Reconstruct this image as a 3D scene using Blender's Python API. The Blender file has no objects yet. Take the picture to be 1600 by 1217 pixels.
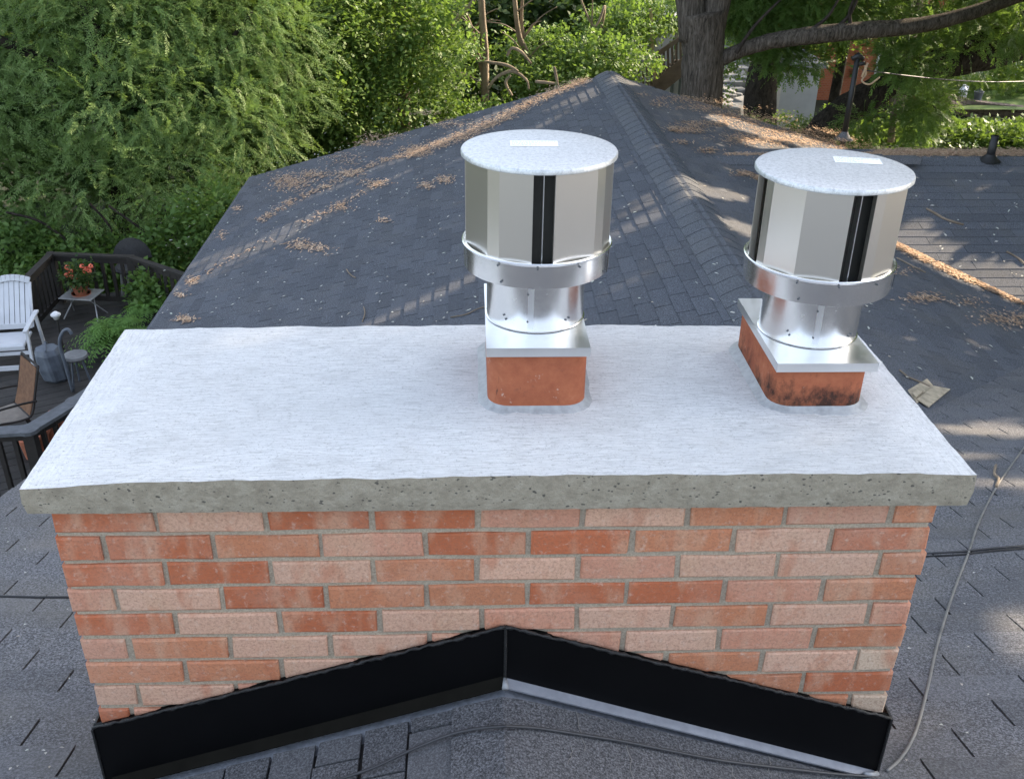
import bpy, math, random
import numpy as np
from mathutils import Vector, Matrix
random.seed(7); rng = np.random.default_rng(7)
sc = bpy.context.scene
C = sc.collection

# ------------------------------------------------------------------ camera
CAM = np.array([0.601, -1.567, 1.087]); YAW, PIT, ROL, FPX = 0.04639, 0.49505, 0.0162, 1547.08
Fv = np.array([math.sin(YAW)*math.cos(PIT), math.cos(YAW)*math.cos(PIT), -math.sin(PIT)])
Rv = np.cross(Fv, [0, 0, 1]); Rv /= np.linalg.norm(Rv); Uv = np.cross(Rv, Fv)
R2 = math.cos(ROL)*Rv + math.sin(ROL)*Uv; U2 = -math.sin(ROL)*Rv + math.cos(ROL)*Uv
cd = bpy.data.cameras.new('camera'); cam = bpy.data.objects.new('camera', cd); C.objects.link(cam)
M = Matrix.Identity(4)
for i in range(3):
    M[i][0] = R2[i]; M[i][1] = U2[i]; M[i][2] = -Fv[i]; M[i][3] = CAM[i]
cam.matrix_world = M
cd.sensor_width = 36; cd.lens = 36*FPX/1600; cd.clip_end = 500; cd.clip_start = 0.05
sc.camera = cam

# ------------------------------------------------------------------ light
AZ, EL = math.radians(30), math.radians(25)
SUN = np.array([math.cos(EL)*math.cos(AZ), math.cos(EL)*math.sin(AZ), math.sin(EL)])
w = bpy.data.worlds.new("World"); sc.world = w; w.use_nodes = True
nt = w.node_tree; sky = nt.nodes.new('ShaderNodeTexSky'); sky.sky_type = 'NISHITA'
sky.sun_disc = False; sky.sun_elevation = EL; sky.sun_rotation = math.pi/2-AZ
sky.air_density = 1.0; sky.dust_density = 2.5
bg = nt.nodes['Background']; bg.inputs[1].default_value = 0.15
hs = nt.nodes.new('ShaderNodeHueSaturation'); hs.inputs['Saturation'].default_value = .62   # thin high haze whitens the sky
nt.links.new(sky.outputs[0], hs.inputs['Color']); nt.links.new(hs.outputs[0], bg.inputs[0])
sd = bpy.data.lights.new('sun', 'SUN'); sd.energy = 3.2; sd.angle = math.radians(0.5); sd.color = (1, .82, .60)
so = bpy.data.objects.new('sun', sd); C.objects.link(so)
so.rotation_euler = Vector(SUN).to_track_quat('Z', 'Y').to_euler()
sc.view_settings.view_transform = 'Standard'; sc.view_settings.look = 'None'
sc.view_settings.exposure = 2.08; sc.view_settings.gamma = 1

# ------------------------------------------------------------------ helpers
def ray(x, y): return Fv + R2*(x-800)/FPX - U2*(y-608.5)/FPX
def hit(x, y, pl):            # where a line of sight meets a real plane (n, d)
    n, d = pl; n = np.array(n, float); r = ray(x, y); return CAM + r*((d-CAM@n)/(r@n))
def hy(x, y, Y): return hit(x, y, ((0, 1, 0), Y))
def hz(x, y, Z): return hit(x, y, ((0, 0, 1), Z))

def tag(o, label=None, cat=None, group=None, kind=None):
    if label: o['label'] = label
    if cat: o['category'] = cat
    if group: o['group'] = group
    if kind: o['kind'] = kind
    return o
def empty(name, loc=(0, 0, 0), rz=0, **k):
    o = bpy.data.objects.new(name, None); C.objects.link(o); o.location = loc; o.rotation_euler = (0, 0, rz)
    o.empty_display_size = .1
    return tag(o, **k)

class MB:
    def __init__(s): s.v = []; s.f = []; s.c = []
    def poly(s, pts, col=None):
        b = len(s.v); s.v += [tuple(p) for p in pts]; s.f.append(tuple(range(b, b+len(pts)))); s.c.append(col)
    def hexa(s, p, col=None):      # p: 8 points, bottom 4 ccw then top 4 ccw
        b = len(s.v); s.v += [tuple(q) for q in p]
        for f in ((3, 2, 1, 0), (4, 5, 6, 7), (0, 1, 5, 4), (1, 2, 6, 5), (2, 3, 7, 6), (3, 0, 4, 7)):
            s.f.append(tuple(b+i for i in f)); s.c.append(col)
    def box(s, x0, x1, y0, y1, z0, z1, col=None):
        s.hexa([(x0, y0, z0), (x1, y0, z0), (x1, y1, z0), (x0, y1, z0), (x0, y0, z1), (x1, y0, z1), (x1, y1, z1), (x0, y1, z1)], col)
    def obox(s, c, ax, ay, az, col=None):   # centre and half-axis vectors
        c, ax, ay, az = map(lambda q: np.array(q, float), (c, ax, ay, az))
        s.hexa([c-ax-ay-az, c+ax-ay-az, c+ax+ay-az, c-ax+ay-az, c-ax-ay+az, c+ax-ay+az, c+ax+ay+az, c-ax+ay+az], col)
    def bar(s, a, b, w_, h_, col=None, up=(0, 0, 1)):
        a = np.array(a, float); b = np.array(b, float); d = b-a; L = np.linalg.norm(d); d /= L
        u = np.array(up, float); x = np.cross(d, u)
        if np.linalg.norm(x) < 1e-3: x = np.cross(d, [1, 0, 0])
        x /= np.linalg.norm(x); z = np.cross(x, d)
        s.obox((a+b)/2, d*L/2, -x*w_/2, z*h_/2, col)
    def tube(s, pts, rad, n=8, col=None, cap=True, rough=0):
        pts = [np.array(p, float) for p in pts]; m = len(pts)
        if not hasattr(rad, '__len__'): rad = [rad]*m
        b = len(s.v); pu = None
        for i, p in enumerate(pts):
            d = pts[min(i+1, m-1)]-pts[max(i-1, 0)]; d = d/np.linalg.norm(d)
            if pu is None:
                pu = np.cross(d, [0, 0, 1.]);
                if np.linalg.norm(pu) < .05: pu = np.cross(d, [1., 0, 0])
            pu = pu-d*(pu@d); pu /= np.linalg.norm(pu); q = np.cross(d, pu)
            for k in range(n):
                a = 2*math.pi*k/n; r = rad[i]*(1+(rough*(random.random()-.5) if rough else 0))
                s.v.append(tuple(p+(pu*math.cos(a)+q*math.sin(a))*r))
        for i in range(m-1):
            for k in range(n):
                s.f.append((b+i*n+k, b+i*n+(k+1) % n, b+(i+1)*n+(k+1) % n, b+(i+1)*n+k)); s.c.append(col)
        if cap:
            s.f.append(tuple(b+k for k in reversed(range(n)))); s.c.append(col)
            s.f.append(tuple(b+(m-1)*n+k for k in range(n))); s.c.append(col)
    def lathe(s, prof, c=(0, 0, 0), n=48, col=None, closed=False):
        b = len(s.v); m = len(prof)
        for r, z in prof:
            for k in range(n):
                a = 2*math.pi*k/n; s.v.append((c[0]+r*math.cos(a), c[1]+r*math.sin(a), c[2]+z))
        for i in range(m if closed else m-1):
            j = (i+1) % m
            for k in range(n):
                s.f.append((b+i*n+k, b+i*n+(k+1) % n, b+j*n+(k+1) % n, b+j*n+k)); s.c.append(col)
    def build(s, name, mat, parent=None, smooth=False, bevel=0, sub=None, auto=None):
        me = bpy.data.meshes.new(name); me.from_pydata(s.v, [], s.f); me.update()
        if any(c is not None for c in s.c):
            a = me.color_attributes.new('col', 'FLOAT_COLOR', 'CORNER'); arr = []
            for f, c in zip(s.f, s.c):
                c = c if c is not None else (1, 1, 1); arr += [c[0], c[1], c[2], 1]*len(f)
            a.data.foreach_set('color', arr)
        me.materials.append(mat)
        o = bpy.data.objects.new(name, me); C.objects.link(o)
        if parent: o.parent = parent
        if smooth or auto: me.polygons.foreach_set('use_smooth', [True]*len(me.polygons))
        if auto:
            import bmesh
            bm = bmesh.new(); bm.from_mesh(me)
            for e in bm.edges:
                if len(e.link_faces) == 2 and e.calc_face_angle(0) > math.radians(auto): e.smooth = False
            bm.to_mesh(me); bm.free()
        if bevel:
            m = o.modifiers.new('bevel', 'BEVEL'); m.width = bevel; m.segments = 2; m.limit_method = 'ANGLE'; m.angle_limit = math.radians(40)
        return o

def np_mesh(name, V, Fc, mat, parent=None):
    """V (n,3); Fc (m,4) quads"""
    me = bpy.data.meshes.new(name); me.vertices.add(len(V)); me.vertices.foreach_set('co', V.astype(np.float32).ravel())
    me.loops.add(Fc.size); me.loops.foreach_set('vertex_index', Fc.astype(np.int32).ravel())
    me.polygons.add(len(Fc)); k = Fc.shape[1]
    me.polygons.foreach_set('loop_start', np.arange(0, Fc.size, k, dtype=np.int32))
    me.polygons.foreach_set('loop_total', np.full(len(Fc), k, dtype=np.int32))
    me.update(calc_edges=True); me.validate(); me.materials.append(mat)
    o = bpy.data.objects.new(name, me); C.objects.link(o)
    if parent: o.parent = parent
    return o

# ---- node material helper
class NM:
    def __init__(s, name, rough=.8, metal=0, spec=.5):
        s.m = bpy.data.materials.new(name); s.m.use_nodes = True; s.t = s.m.node_tree; s.b = s.t.nodes['Principled BSDF']
        s.b.inputs['Roughness'].default_value = rough; s.b.inputs['Metallic'].default_value = metal
        s.b.inputs['Specular IOR Level'].default_value = spec
    def n(s, typ, **k):
        x = s.t.nodes.new(typ)
        for a, v in k.items(): setattr(x, a, v)
        return x
    def l(s, a, b): s.t.links.new(a, b)
    def co(s, scale=(1, 1, 1), kind='Object', rot=(0, 0, 0)):
        tc = s.n('ShaderNodeTexCoord'); mp = s.n('ShaderNodeMapping'); mp.inputs['Scale'].default_value = scale; mp.inputs['Rotation'].default_value = rot
        s.l(tc.outputs[kind], mp.inputs[0]); return mp.outputs[0]
    def noise(s, sc_, det=4, rough=.55, vec=None, dist=0):
        x = s.n('ShaderNodeTexNoise'); x.inputs['Scale'].default_value = sc_; x.inputs['Detail'].default_value = det
        x.inputs['Roughness'].default_value = rough; x.inputs['Distortion'].default_value = dist
        s.l(vec if vec is not None else s.co(), x.inputs['Vector']); return x.outputs['Fac']
    def ramp(s, fac, stops, interp='LINEAR'):
        x = s.n('ShaderNodeValToRGB'); x.color_ramp.interpolation = interp; e = x.color_ramp.elements
        while len(e) < len(stops): e.new(.5)
        for i, (p, c) in enumerate(stops):
            e[i].position = p; c = (c, c, c) if not hasattr(c, '__len__') else c; e[i].color = (*c, 1)
        s.l(fac, x.inputs[0]); return x.outputs[0]
    def mix(s, fac, a, b, mode='MIX'):
        x = s.n('ShaderNodeMix', data_type='RGBA', blend_type=mode)
        for v, i in ((fac, 0), (a, 6), (b, 7)):
            if hasattr(v, 'links'): s.l(v, x.inputs[i])
            elif i == 0: x.inputs[0].default_value = v
            else: x.inputs[i].default_value = (*v, 1)
        return x.outputs[2]
    def math(s, op, a, b=0, c=None):
        x = s.n('ShaderNodeMath', operation=op)
        for i, v in enumerate((a, b, c)):
            if v is None: continue
            if hasattr(v, 'links'): s.l(v, x.inputs[i])
            else: x.inputs[i].default_value = v
        return x.outputs[0]
    def bump(s, h, strength=.5, dist=.002, prev=None):
        x = s.n('ShaderNodeBump'); x.inputs['Strength'].default_value = strength; x.inputs['Distance'].default_value = dist
        s.l(h, x.inputs['Height'])
        if prev is not None: s.l(prev, x.inputs['Normal'])
        s.l(x.outputs[0], s.b.inputs['Normal']); return x.outputs[0]
    def color(s, c):
        if hasattr(c, 'links'): s.l(c, s.b.inputs['Base Color'])
        else: s.b.inputs['Base Color'].default_value = (*c, 1)
    def island(s): return s.n('ShaderNodeNewGeometry').outputs['Random Per Island']
    def attr(s): x = s.n('ShaderNodeVertexColor'); x.layer_name = 'col'; return x.outputs[0]
    def xyz(s):
        x = s.n('ShaderNodeSeparateXYZ'); s.l(s.n('ShaderNodeTexCoord').outputs['Object'], x.inputs[0]); return x.outputs

MT = {}
def simple(name, col, rough=.7, metal=0, var=.25, sc_=8, bump=0, bsc=60, spec=.5):
    if name in MT: return MT[name]
    m = NM(name, rough, metal, spec); f = m.noise(sc_, 5, .6)
    lo = tuple(c*(1-var) for c in col); hi = tuple(min(1, c*(1+var)) for c in col)
    m.color(m.ramp(f, [(.3, lo), (.7, hi)]))
    if bump: m.bump(m.noise(bsc, 5), bump, .004)
    MT[name] = m.m; return m.m

# brick
m = NM('brick', .9, 0, .2)
base = m.attr()
n1 = m.noise(14, 3, .5, m.co((1, 1, 1))); n2 = m.noise(220, 3, .6)
n4 = m.noise(8, 3, .55, m.co((2.0, 1, .7)))
pale = (.62, .39, .26); deep = (.50, .17, .085)
c = m.mix(m.ramp(n4, [(.50, 0), (.66, .6)]), base, pale)
c = m.mix(m.ramp(m.noise(10, 3, .5, m.co((1.8, 1, .8), rot=(0, .6, 0))), [(.55, 0), (.68, .5)]), c, deep)
c = m.mix(m.ramp(m.noise(34, 6, .75), [(.62, 0), (.72, .55)]), c, (.22, .1, .06))
c = m.mix(m.ramp(n2, [(.35, .25), (.6, 0)]), c, (.3, .14, .09))
c = m.mix(m.ramp(m.noise(60, 5, .7), [(.56, 0), (.70, .5)]), c, (.66, .52, .42))
c = m.mix(m.ramp(m.noise(90, 6, .85), [(.62, 0), (.68, .7)]), c, (.16, .08, .055))
c = m.mix(m.ramp(m.noise(4, 4, .6), [(.5, 0), (.75, .35)]), c, (.60, .44, .34))
c = m.mix(m.ramp(m.noise(150, 3, .8), [(.40, .35), (.48, 0)]), c, (.25, .12, .08))
m.color(c); bb = m.bump(m.noise(40, 5, .7), .8, .005); m.bump(m.noise(350, 4, .7), .55, .0012, bb); MT['brick'] = m.m
# mortar
m = NM('mortar', .95, 0, .1)
c = m.ramp(m.noise(260, 4, .7), [(.25, (.26, .215, .155)), (.75, (.60, .51, .39))])
c = m.mix(m.ramp(m.noise(7, 4), [(.4, 0), (.7, .35)]), c, (.27, .245, .21)); m.color(c)
bb = m.bump(m.noise(60, 4, .6), .5, .004); m.bump(m.noise(420, 4, .7), .8, .0015, bb); MT['mortar'] = m.m
# slab front concrete + broomed top, decided by the face normal
m = NM('cast_concrete', .93, 0, .2)
X = m.xyz()
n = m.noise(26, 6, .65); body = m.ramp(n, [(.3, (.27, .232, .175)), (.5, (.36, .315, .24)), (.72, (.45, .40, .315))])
hh = m.math('ADD', m.math('MULTIPLY', X['Z'], 9.0), m.math('MULTIPLY', m.noise(7, 6, .7), 1.2))
body = m.mix(m.ramp(hh, [(1.08, 0), (1.14, .75)]), body, (.20, .19, .165))
v = m.n('ShaderNodeTexVoronoi'); v.inputs['Scale'].default_value = 140; m.l(m.co((.6, 1, 1)), v.inputs['Vector'])
pz = m.math('MULTIPLY', m.ramp(m.noise(60, 3, .6), [(.42, 0), (.72, 1)]), .50)
pit = m.ramp(m.math('SUBTRACT', pz, v.outputs['Distance']), [(.0, 0), (.08, 1)])
body = m.mix(m.math('MULTIPLY', pit, .8), body, (.06, .055, .05))
body = m.mix(m.ramp(m.noise(600, 2), [(.3, .35), (.6, 0)]), body, (.12, .115, .10))
# broom streaks: along x in the field, along y near both ends
ex = m.math('ABSOLUTE', m.math('SUBTRACT', X['X'], .66))
side = m.ramp(m.math('ADD', ex, m.math('MULTIPLY', m.noise(5, 2), .14)), [(.83, 0), (.95, .8)])
sx = m.noise(1, 5, .75, m.co((18, 230, 1))); sy = m.noise(1, 5, .75, m.co((180, 18, 1)))
st = m.mix(side, sx, sy)
fine = m.noise(150, 7, .95, m.co((.8, 1.1, 1)))
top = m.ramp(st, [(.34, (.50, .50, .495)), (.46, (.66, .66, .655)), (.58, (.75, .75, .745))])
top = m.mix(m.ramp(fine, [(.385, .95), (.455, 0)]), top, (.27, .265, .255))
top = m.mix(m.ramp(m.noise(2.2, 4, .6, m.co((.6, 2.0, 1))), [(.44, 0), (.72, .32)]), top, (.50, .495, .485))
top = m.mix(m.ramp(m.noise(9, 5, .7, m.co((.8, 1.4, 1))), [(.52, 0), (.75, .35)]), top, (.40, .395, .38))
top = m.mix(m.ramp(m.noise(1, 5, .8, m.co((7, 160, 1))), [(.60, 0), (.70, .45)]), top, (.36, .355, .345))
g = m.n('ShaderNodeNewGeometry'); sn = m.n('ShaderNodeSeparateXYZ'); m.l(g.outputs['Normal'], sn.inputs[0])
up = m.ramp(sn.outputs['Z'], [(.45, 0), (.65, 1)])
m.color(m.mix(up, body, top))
h1 = m.math('MULTIPLY', m.mix(up, m.noise(90, 5), st), 1)
b1 = m.bump(h1, .9, .005); b2 = m.bump(m.noise(500, 3, .8), .5, .001, b1)
m.bump(m.math('MULTIPLY', pit, m.math('SUBTRACT', 1, up)), -.8, .004, b2)
MT['concrete'] = m.m
# shingles
def shingle(name, tint, dust=.3, isle=1, gs=300):
    m = NM(name, .92, 0, .25)
    isl = m.island() if isle else m.noise(5, 1); g1 = m.noise(gs, 4, .9); g2 = m.noise(2.2, 5, .6)
    k = tuple(c*.35 for c in tint); h = tuple(c*2.3 for c in tint)
    c = m.ramp(g1, [(.40, k), (.5, tint), (.61, h)])
    c = m.mix(m.ramp(isl, [(0, .45), (.55, 0)]), c, tuple(x*.72 for x in tint))
    c = m.mix(m.ramp(isl, [(.65, 0), (1, .4)]), c, tuple(x*1.35 for x in tint))
    c = m.mix(m.ramp(g2, [(.45, 0), (.75, dust)]), c, (.17, .155, .13))
    c = m.mix(m.ramp(m.noise(38, 5, .75), [(.60, 0), (.74, .22)]), c, (.2, .19, .175))
    c = m.mix(m.ramp(m.noise(700, 2), [(.70, 0), (.76, .7)]), c, (.45, .45, .44))
    m.color(c); m.bump(g1, .6, .0015); MT[name] = m.m
shingle('shingle_near', (.122, .122, .129), .5, 1, 150)
shingle('shingle_wing', (.084, .089, .102), .14, 1, 150)
shingle('ridge_shingle', (.092, .097, .108), .15, 0, 150)
shingle('shingle_right', (.098, .102, .114), .35, 1, 150)
shingle('shingle_saddle', (.094, .095, .101), .15, 1, 200)
shingle('saddle_ridge', (.094, .095, .101), .15, 0, 200)
# metals
def galv(name, col, rough, var=.12):
    m = NM(name, rough, 1)
    f = m.noise(1, 3, .6, m.co((6, 6, 40))); c = m.ramp(f, [(.3, tuple(x*(1-var) for x in col)), (.7, col)])
    c = m.mix(m.ramp(m.noise(1, 4, .6, m.co((30, 30, 3))), [(.55, 0), (.75, .18)]), c, (.62, .58, .52)); m.color(c)
    r = m.ramp(m.noise(60, 4, .6), [(.3, rough*.9), (.7, min(1, rough*1.15))]); m.l(r, m.b.inputs['Roughness'])
    m.bump(m.noise(5, 3), .12, .004); MT[name] = m.m
galv('galvanised', (.88, .87, .85), .24, .05); galv('galvanised_dull', (.86, .86, .86), .33, .06)
m = NM('panel_metal', .30, 1); m.color((.84, .80, .735)); m.b.inputs['Roughness'].default_value = .34; m.bump(m.noise(2.5, 1), .05, .004); MT['panel_metal'] = m.m
m = NM('weathered_lid', .5, .75)
sp = m.noise(120, 8, .85, None, .3); c = m.ramp(sp, [(.36, (.40, .41, .42)), (.5, (.60, .61, .62)), (.62, (.72, .73, .74))])
c = m.mix(m.ramp(m.noise(120, 4, .8), [(.62, 0), (.7, .6)]), c, (.34, .34, .33))
m.color(c); m.bump(m.noise(80, 4), .15, .002); MT['lid'] = m.m
simple('dark_interior', (.045, .044, .040), .6, .5)
m = NM('clay', .8, 0, .3); X = m.xyz()
c = m.ramp(m.noise(16, 5, .7), [(.3, (.25, .070, .034)), (.6, (.36, .115, .055)), (.8, (.43, .18, .10))])
c = m.mix(m.ramp(m.noise(45, 6, .8), [(.60, 0), (.72, .55)]), c, (.13, .06, .04))
hs = m.math('SUBTRACT', m.math('MULTIPLY', m.noise(17, 6, .75, m.co((1, 1, .7))), .32), m.math('MULTIPLY', m.math('ABSOLUTE', m.math('SUBTRACT', X['X'], 1.325)), .30))
hs = m.math('SUBTRACT', hs, m.math('MULTIPLY', X['Z'], .85))
c = m.mix(m.ramp(hs, [(.02, 0), (.085, .9)]), c, (.012, .011, .01))
c = m.mix(m.ramp(m.noise(20, 6, .8, m.co((1, 1, 1), rot=(.3, .8, 0))), [(.64, 0), (.70, .6)]), c, (.6, .5, .42))
c = m.mix(m.ramp(m.noise(1, 4, .7, m.co((70, 30, 9))), [(.66, 0), (.72, .8)]), c, (.05, .03, .022))
m.color(c); m.bump(m.noise(120, 5), .35, .002); MT['clay'] = m.m
simple('wet_sealant', (.33, .335, .34), .35, 0, .2, 60, .5, 90)
m = NM('black_flashing', .5, 0, .15); m.color(m.ramp(m.noise(6, 3), [(.3, (.0016, .0016, .002)), (.8, (.003, .003, .0035))]))
m.bump(m.noise(9, 2), .12, .004); MT['black_flashing'] = m.m
m = NM('roof_tar', .45, 0, .6); m.color((.008, .008, .008)); m.bump(m.noise(90, 5, .7), .9, .006); MT['tar'] = m.m
simple('grey_flashing', (.27, .28, .31), .5, .3, .15, 30)
simple('underlay', (.20, .215, .245), .8, 0, .3, 60, .4, 200)
simple('bronze_flashing', (.010, .009, .007), .8, .0, .2, 20, 0, 60, .05)
simple('label_paper', (.86, .86, .85), .55, 0, .04); simple('label_ink', (.42, .43, .45), .7)
simple('cable_grey', (.20, .19, .175), .6); simple('cable_black', (.012, .012, .013), .5)
simple('cable_dark', (.045, .045, .048), .5)
simple('black_pipe', (.012, .012, .012), .55); simple('board_paper', (.45, .37, .26), .9, 0, .3, 20)
simple('deck_wood', (.036, .032, .029), .8, 0, .35, 5, .3, 60); simple('rail_wood', (.018, .014, .012), .7, 0, .3, 12)
simple('rail_cap', (.10, .105, .115), .7, 0, .25, 12); simple('white_plastic', (.56, .57, .60), .5, 0, .05)
simple('terracotta', (.42, .14, .075), .8); simple('soil', (.04, .028, .02), .95)
simple('geranium_petal', (.75, .17, .10), .7, 0, .3, 30); simple('pale_metal', (.42, .42, .42), .45, .4)
simple('sling_fabric', (.17, .085, .045), .85, 0, .3, 18, .3, 200); simple('seat_fabric', (.22, .19, .16), .85)
simple('grey_plastic', (.10, .115, .14), .5); simple('dark_wicker', (.035, .034, .034), .75, 0, .4, 60, .6, 120)
simple('stucco', (.38, .38, .38), .85, 0, .08, 3); simple('grey_stone', (.20, .20, .20), .9, 0, .5, 4, .5, 10)
simple('block_wall', (.10, .075, .062), .9, 0, .3, 8, .4, 30); simple('pale_paving', (.52, .48, .43), .9, 0, .2, 2)
simple('siding', (.45, .44, .42), .7, 0, .05, 2); simple('stair_wood', (.16, .115, .085), .8, 0, .3, 5)
simple('forest_floor', (.030, .034, .017), .95, 0, .5, 1.2, .5, 6); simple('white_paint', (.75, .75, .75), .6)
m = NM('orange_brick', .9, 0, .2); bt = m.n('ShaderNodeTexBrick'); bt.inputs['Scale'].default_value = 5
bt.inputs['Color1'].default_value = (.42, .13, .06, 1); bt.inputs['Color2'].default_value = (.34, .10, .05, 1); bt.inputs['Mortar'].default_value = (.33, .19, .13, 1)
m.l(m.co((1, 1, 1), rot=(math.pi/2, 0, 0)), bt.inputs['Vector']); m.color(bt.outputs[0]); MT['orange_brick'] = m.m
m = NM('bark', .95, 0, .1); vv = m.noise(1, 6, .75, m.co((26, 26, 3.2)), .6)
m.color(m.ramp(vv, [(.35, (.030, .026, .022)), (.5, (.10, .085, .070)), (.7, (.20, .175, .150))])); m.bump(vv, 1, .05); MT['bark'] = m.m
m = NM('dark_bark', .95, 0, .1); vv = m.noise(1, 6, .75, m.co((16, 16, 6)), .6)
m.color(m.ramp(vv, [(.35, (.016, .014, .012)), (.7, (.085, .070, .060))])); m.bump(vv, 1, .05); MT['dark_bark'] = m.m
simple('thin_bark', (.22, .17, .12), .9, 0, .4, 3, .4, 30)
simple('needles', (.47, .34, .22), .9, 0, .35, 30)
m = NM('litter', .9, 0, .2); m.color(m.ramp(m.island(), [(0, (.34, .21, .13)), (.5, (.56, .38, .25)), (1, (.70, .52, .37))])); MT['litter'] = m.m
m = NM('petals', .8, 0, .3); m.color(m.ramp(m.island(), [(0, (.42, .36, .28)), (.5, (.60, .58, .52)), (1, (.50, .52, .44))])); MT['petals'] = m.m

def leafmat(name, cols, trans=.35, rough=.55):
    m = NM(name, rough, 0, .35); isl = m.island()
    big = m.noise(.9, 3)
    c = m.ramp(isl, [(i/(len(cols)-1), q) for i, q in enumerate(cols)])
    c = m.mix(m.ramp(big, [(.35, 0), (.7, .5)]), c, cols[0]); m.color(c)
    tr = m.n('ShaderNodeBsdfTranslucent'); tc = m.mix(.5, c, (.25, .38, .04)); m.l(tc, tr.inputs[0])
    ms = m.n('ShaderNodeMixShader'); ms.inputs[0].default_value = trans
    m.l(m.b.outputs[0], ms.inputs[1]); m.l(tr.outputs[0], ms.inputs[2])
    m.l(ms.outputs[0], m.t.nodes['Material Output'].inputs[0]); MT[name] = m.m
leafmat('leaf_fine', [(.150, .245, .070), (.200, .310, .095), (.290, .390, .160)])
leafmat('leaf_broad', [(.085, .155, .032), (.130, .215, .045), (.215, .300, .085)], .4)
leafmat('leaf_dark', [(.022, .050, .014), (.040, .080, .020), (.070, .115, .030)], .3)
leafmat('leaf_right', [(.080, .155, .038), (.110, .200, .046), (.175, .265, .080)], .4)
leafmat('leaf_ivy', [(.060, .110, .022), (.100, .165, .035), (.170, .235, .075)], .3)
leafmat('leaf_fern', [(.11, .22, .045), (.15, .29, .06), (.20, .36, .085)], .35)

# ------------------------------------------------------------------ roof planes
K = .29; XR, ZR = 2.50, -1.515            # far wing: ridge along y
PL_MAIN = ((0, K, 1), -.765)
PL_L = ((-K, 0, 1), ZR-K*XR); PL_R = ((K, 0, 1), ZR+K*XR); PL_W = ((0, -K, 1), -4.254)
YR2 = 8.74; ZR2 = -4.254+K*YR2; YG = 12.25
def zmain(x, y): return -.765-K*y
# ------------------------------------------------------------------ sun gaps: (plane, P0, P1, half width)
GAPS = []
def gap(pl, a, b, r):
    GAPS.append((np.array(pl[0], float), pl[1], hit(*a, pl), hit(*b, pl), r))
gap(PL_L, (362, 363), (640, 243), .07); gap(PL_L, (640, 243), (921, 124), .10)
gap(PL_L, (295, 444), (520, 325), .06); gap(PL_L, (520, 325), (602, 284), .05)
gap(PL_L, (575, 500), (665, 456), .17); gap(PL_L, (665, 456), (760, 418), .11)
gap(PL_L, (850, 195), (925, 150), .06)
gap(PL_R, (1075, 292), (1135, 306), .16); gap(PL_R, (1150, 352), (1172, 362), .12)
gap(PL_L, (990, 355), (1035, 330), .07); gap(PL_R, (955, 127), (975, 127), .10)
for x, y, r in ((1150, 195, .3), (1215, 235, .3), (1260, 225, .35), (1290, 205, .25), (1100, 150, .25), (1180, 165, .25), (1250, 195, .3)): gap(PL_R, (x, y), (x+30, y+10), r)
gap(PL_R, (1400, 380), (1480, 425), .10); gap(PL_R, (1480, 425), (1600, 470), .12)
gap(PL_MAIN, (1515, 668), (1575, 676), .08); gap(PL_MAIN, (1490, 712), (1530, 716), .03); gap(PL_MAIN, (1550, 752), (1590, 758), .04)
gap(PL_MAIN, (1590, 960), (1600, 1010), .03)
DK = ((0, 0, 1), -4.5)
gap(DK, (0, 590), (38, 580), .1); gap(DK, (100, 612), (125, 600), .12)
gap(((0, 0, 1), -3.9), (40, 625), (60, 600), .12)
def lit_filter(Pc, extra=0.0):
    keep = np.ones(len(Pc), bool)
    for n, d, a, b, r in GAPS:
        s = (Pc@n-d)/(SUN@n); q = Pc-s[:, None]*SUN; ab = b-a; t = np.clip(((q-a)@ab)/(ab@ab), 0, 1)
        e = q-(a+t[:, None]*ab); e = e-(e@SUN)[:, None]*SUN      # distance seen from the sun
        along = ab/np.linalg.norm(ab)
        keep &= ~((np.linalg.norm(e, axis=1) < r+extra) & (s > .3))
    return keep

# ------------------------------------------------------------------ foliage tools
def rot_to(D, n):
    """orthonormal frames with x along D (k,3), random roll"""
    D = D/np.linalg.norm(D, axis=1, keepdims=True); a = rng.normal(size=D.shape); y = np.cross(D, a); y /= np.linalg.norm(y, axis=1, keepdims=True)
    return np.stack([D, y, np.cross(D, y)], 1)
def spray_template(n=10, L=.34, ll=.06, lw=.012, droop=.3):
    V = []
    for i in range(n):
        t = (i+1)/n; x = L*t; z = -droop*L*t*t
        for s in (-1, 1):
            if i == n-1 and s == 1: continue
            ang = math.radians(random.uniform(28, 58)); l_ = ll*(1-.35*t)*random.uniform(.7, 1.2)
            d = np.array([math.cos(ang), s*math.sin(ang), random.uniform(-.5, .1)]); d /= np.linalg.norm(d)
            p = np.array([x, 0, z]); q = np.cross(d, [0, 0, 1]); q /= np.linalg.norm(q); q = q*lw/2
            V += [p, p+d*l_*.5+q, p+d*l_, p+d*l_*.5-q]
    # twig
    V += [np.array([0, 0, .002]), np.array([L*.5, .002, -droop*L*.25]), np.array([L, 0, -droop*L]), np.array([L*.5, -.002, -droop*L*.25])]
    return np.array(V)
def cluster_template(n=9, R=.12, l0=.07, w0=.05):
    V = []
    for i in range(n):
        p = np.array([random.uniform(0, 1)*R*1.6, random.uniform(-1, 1)*R, random.uniform(-.6, .6)*R])
        d = np.array([random.uniform(-.3, 1), random.uniform(-1, 1), random.uniform(-.6, .3)]); d /= np.linalg.norm(d)
        q = np.cross(d, [random.uniform(-.4, .4), random.uniform(-.4, .4), 1]); q /= np.linalg.norm(q)
        l_ = l0*random.uniform(.7, 1.2); V += [p, p+d*l_*.45+q*w0/2, p+d*l_, p+d*l_*.45-q*w0/2]
    return np.array(V)
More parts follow.
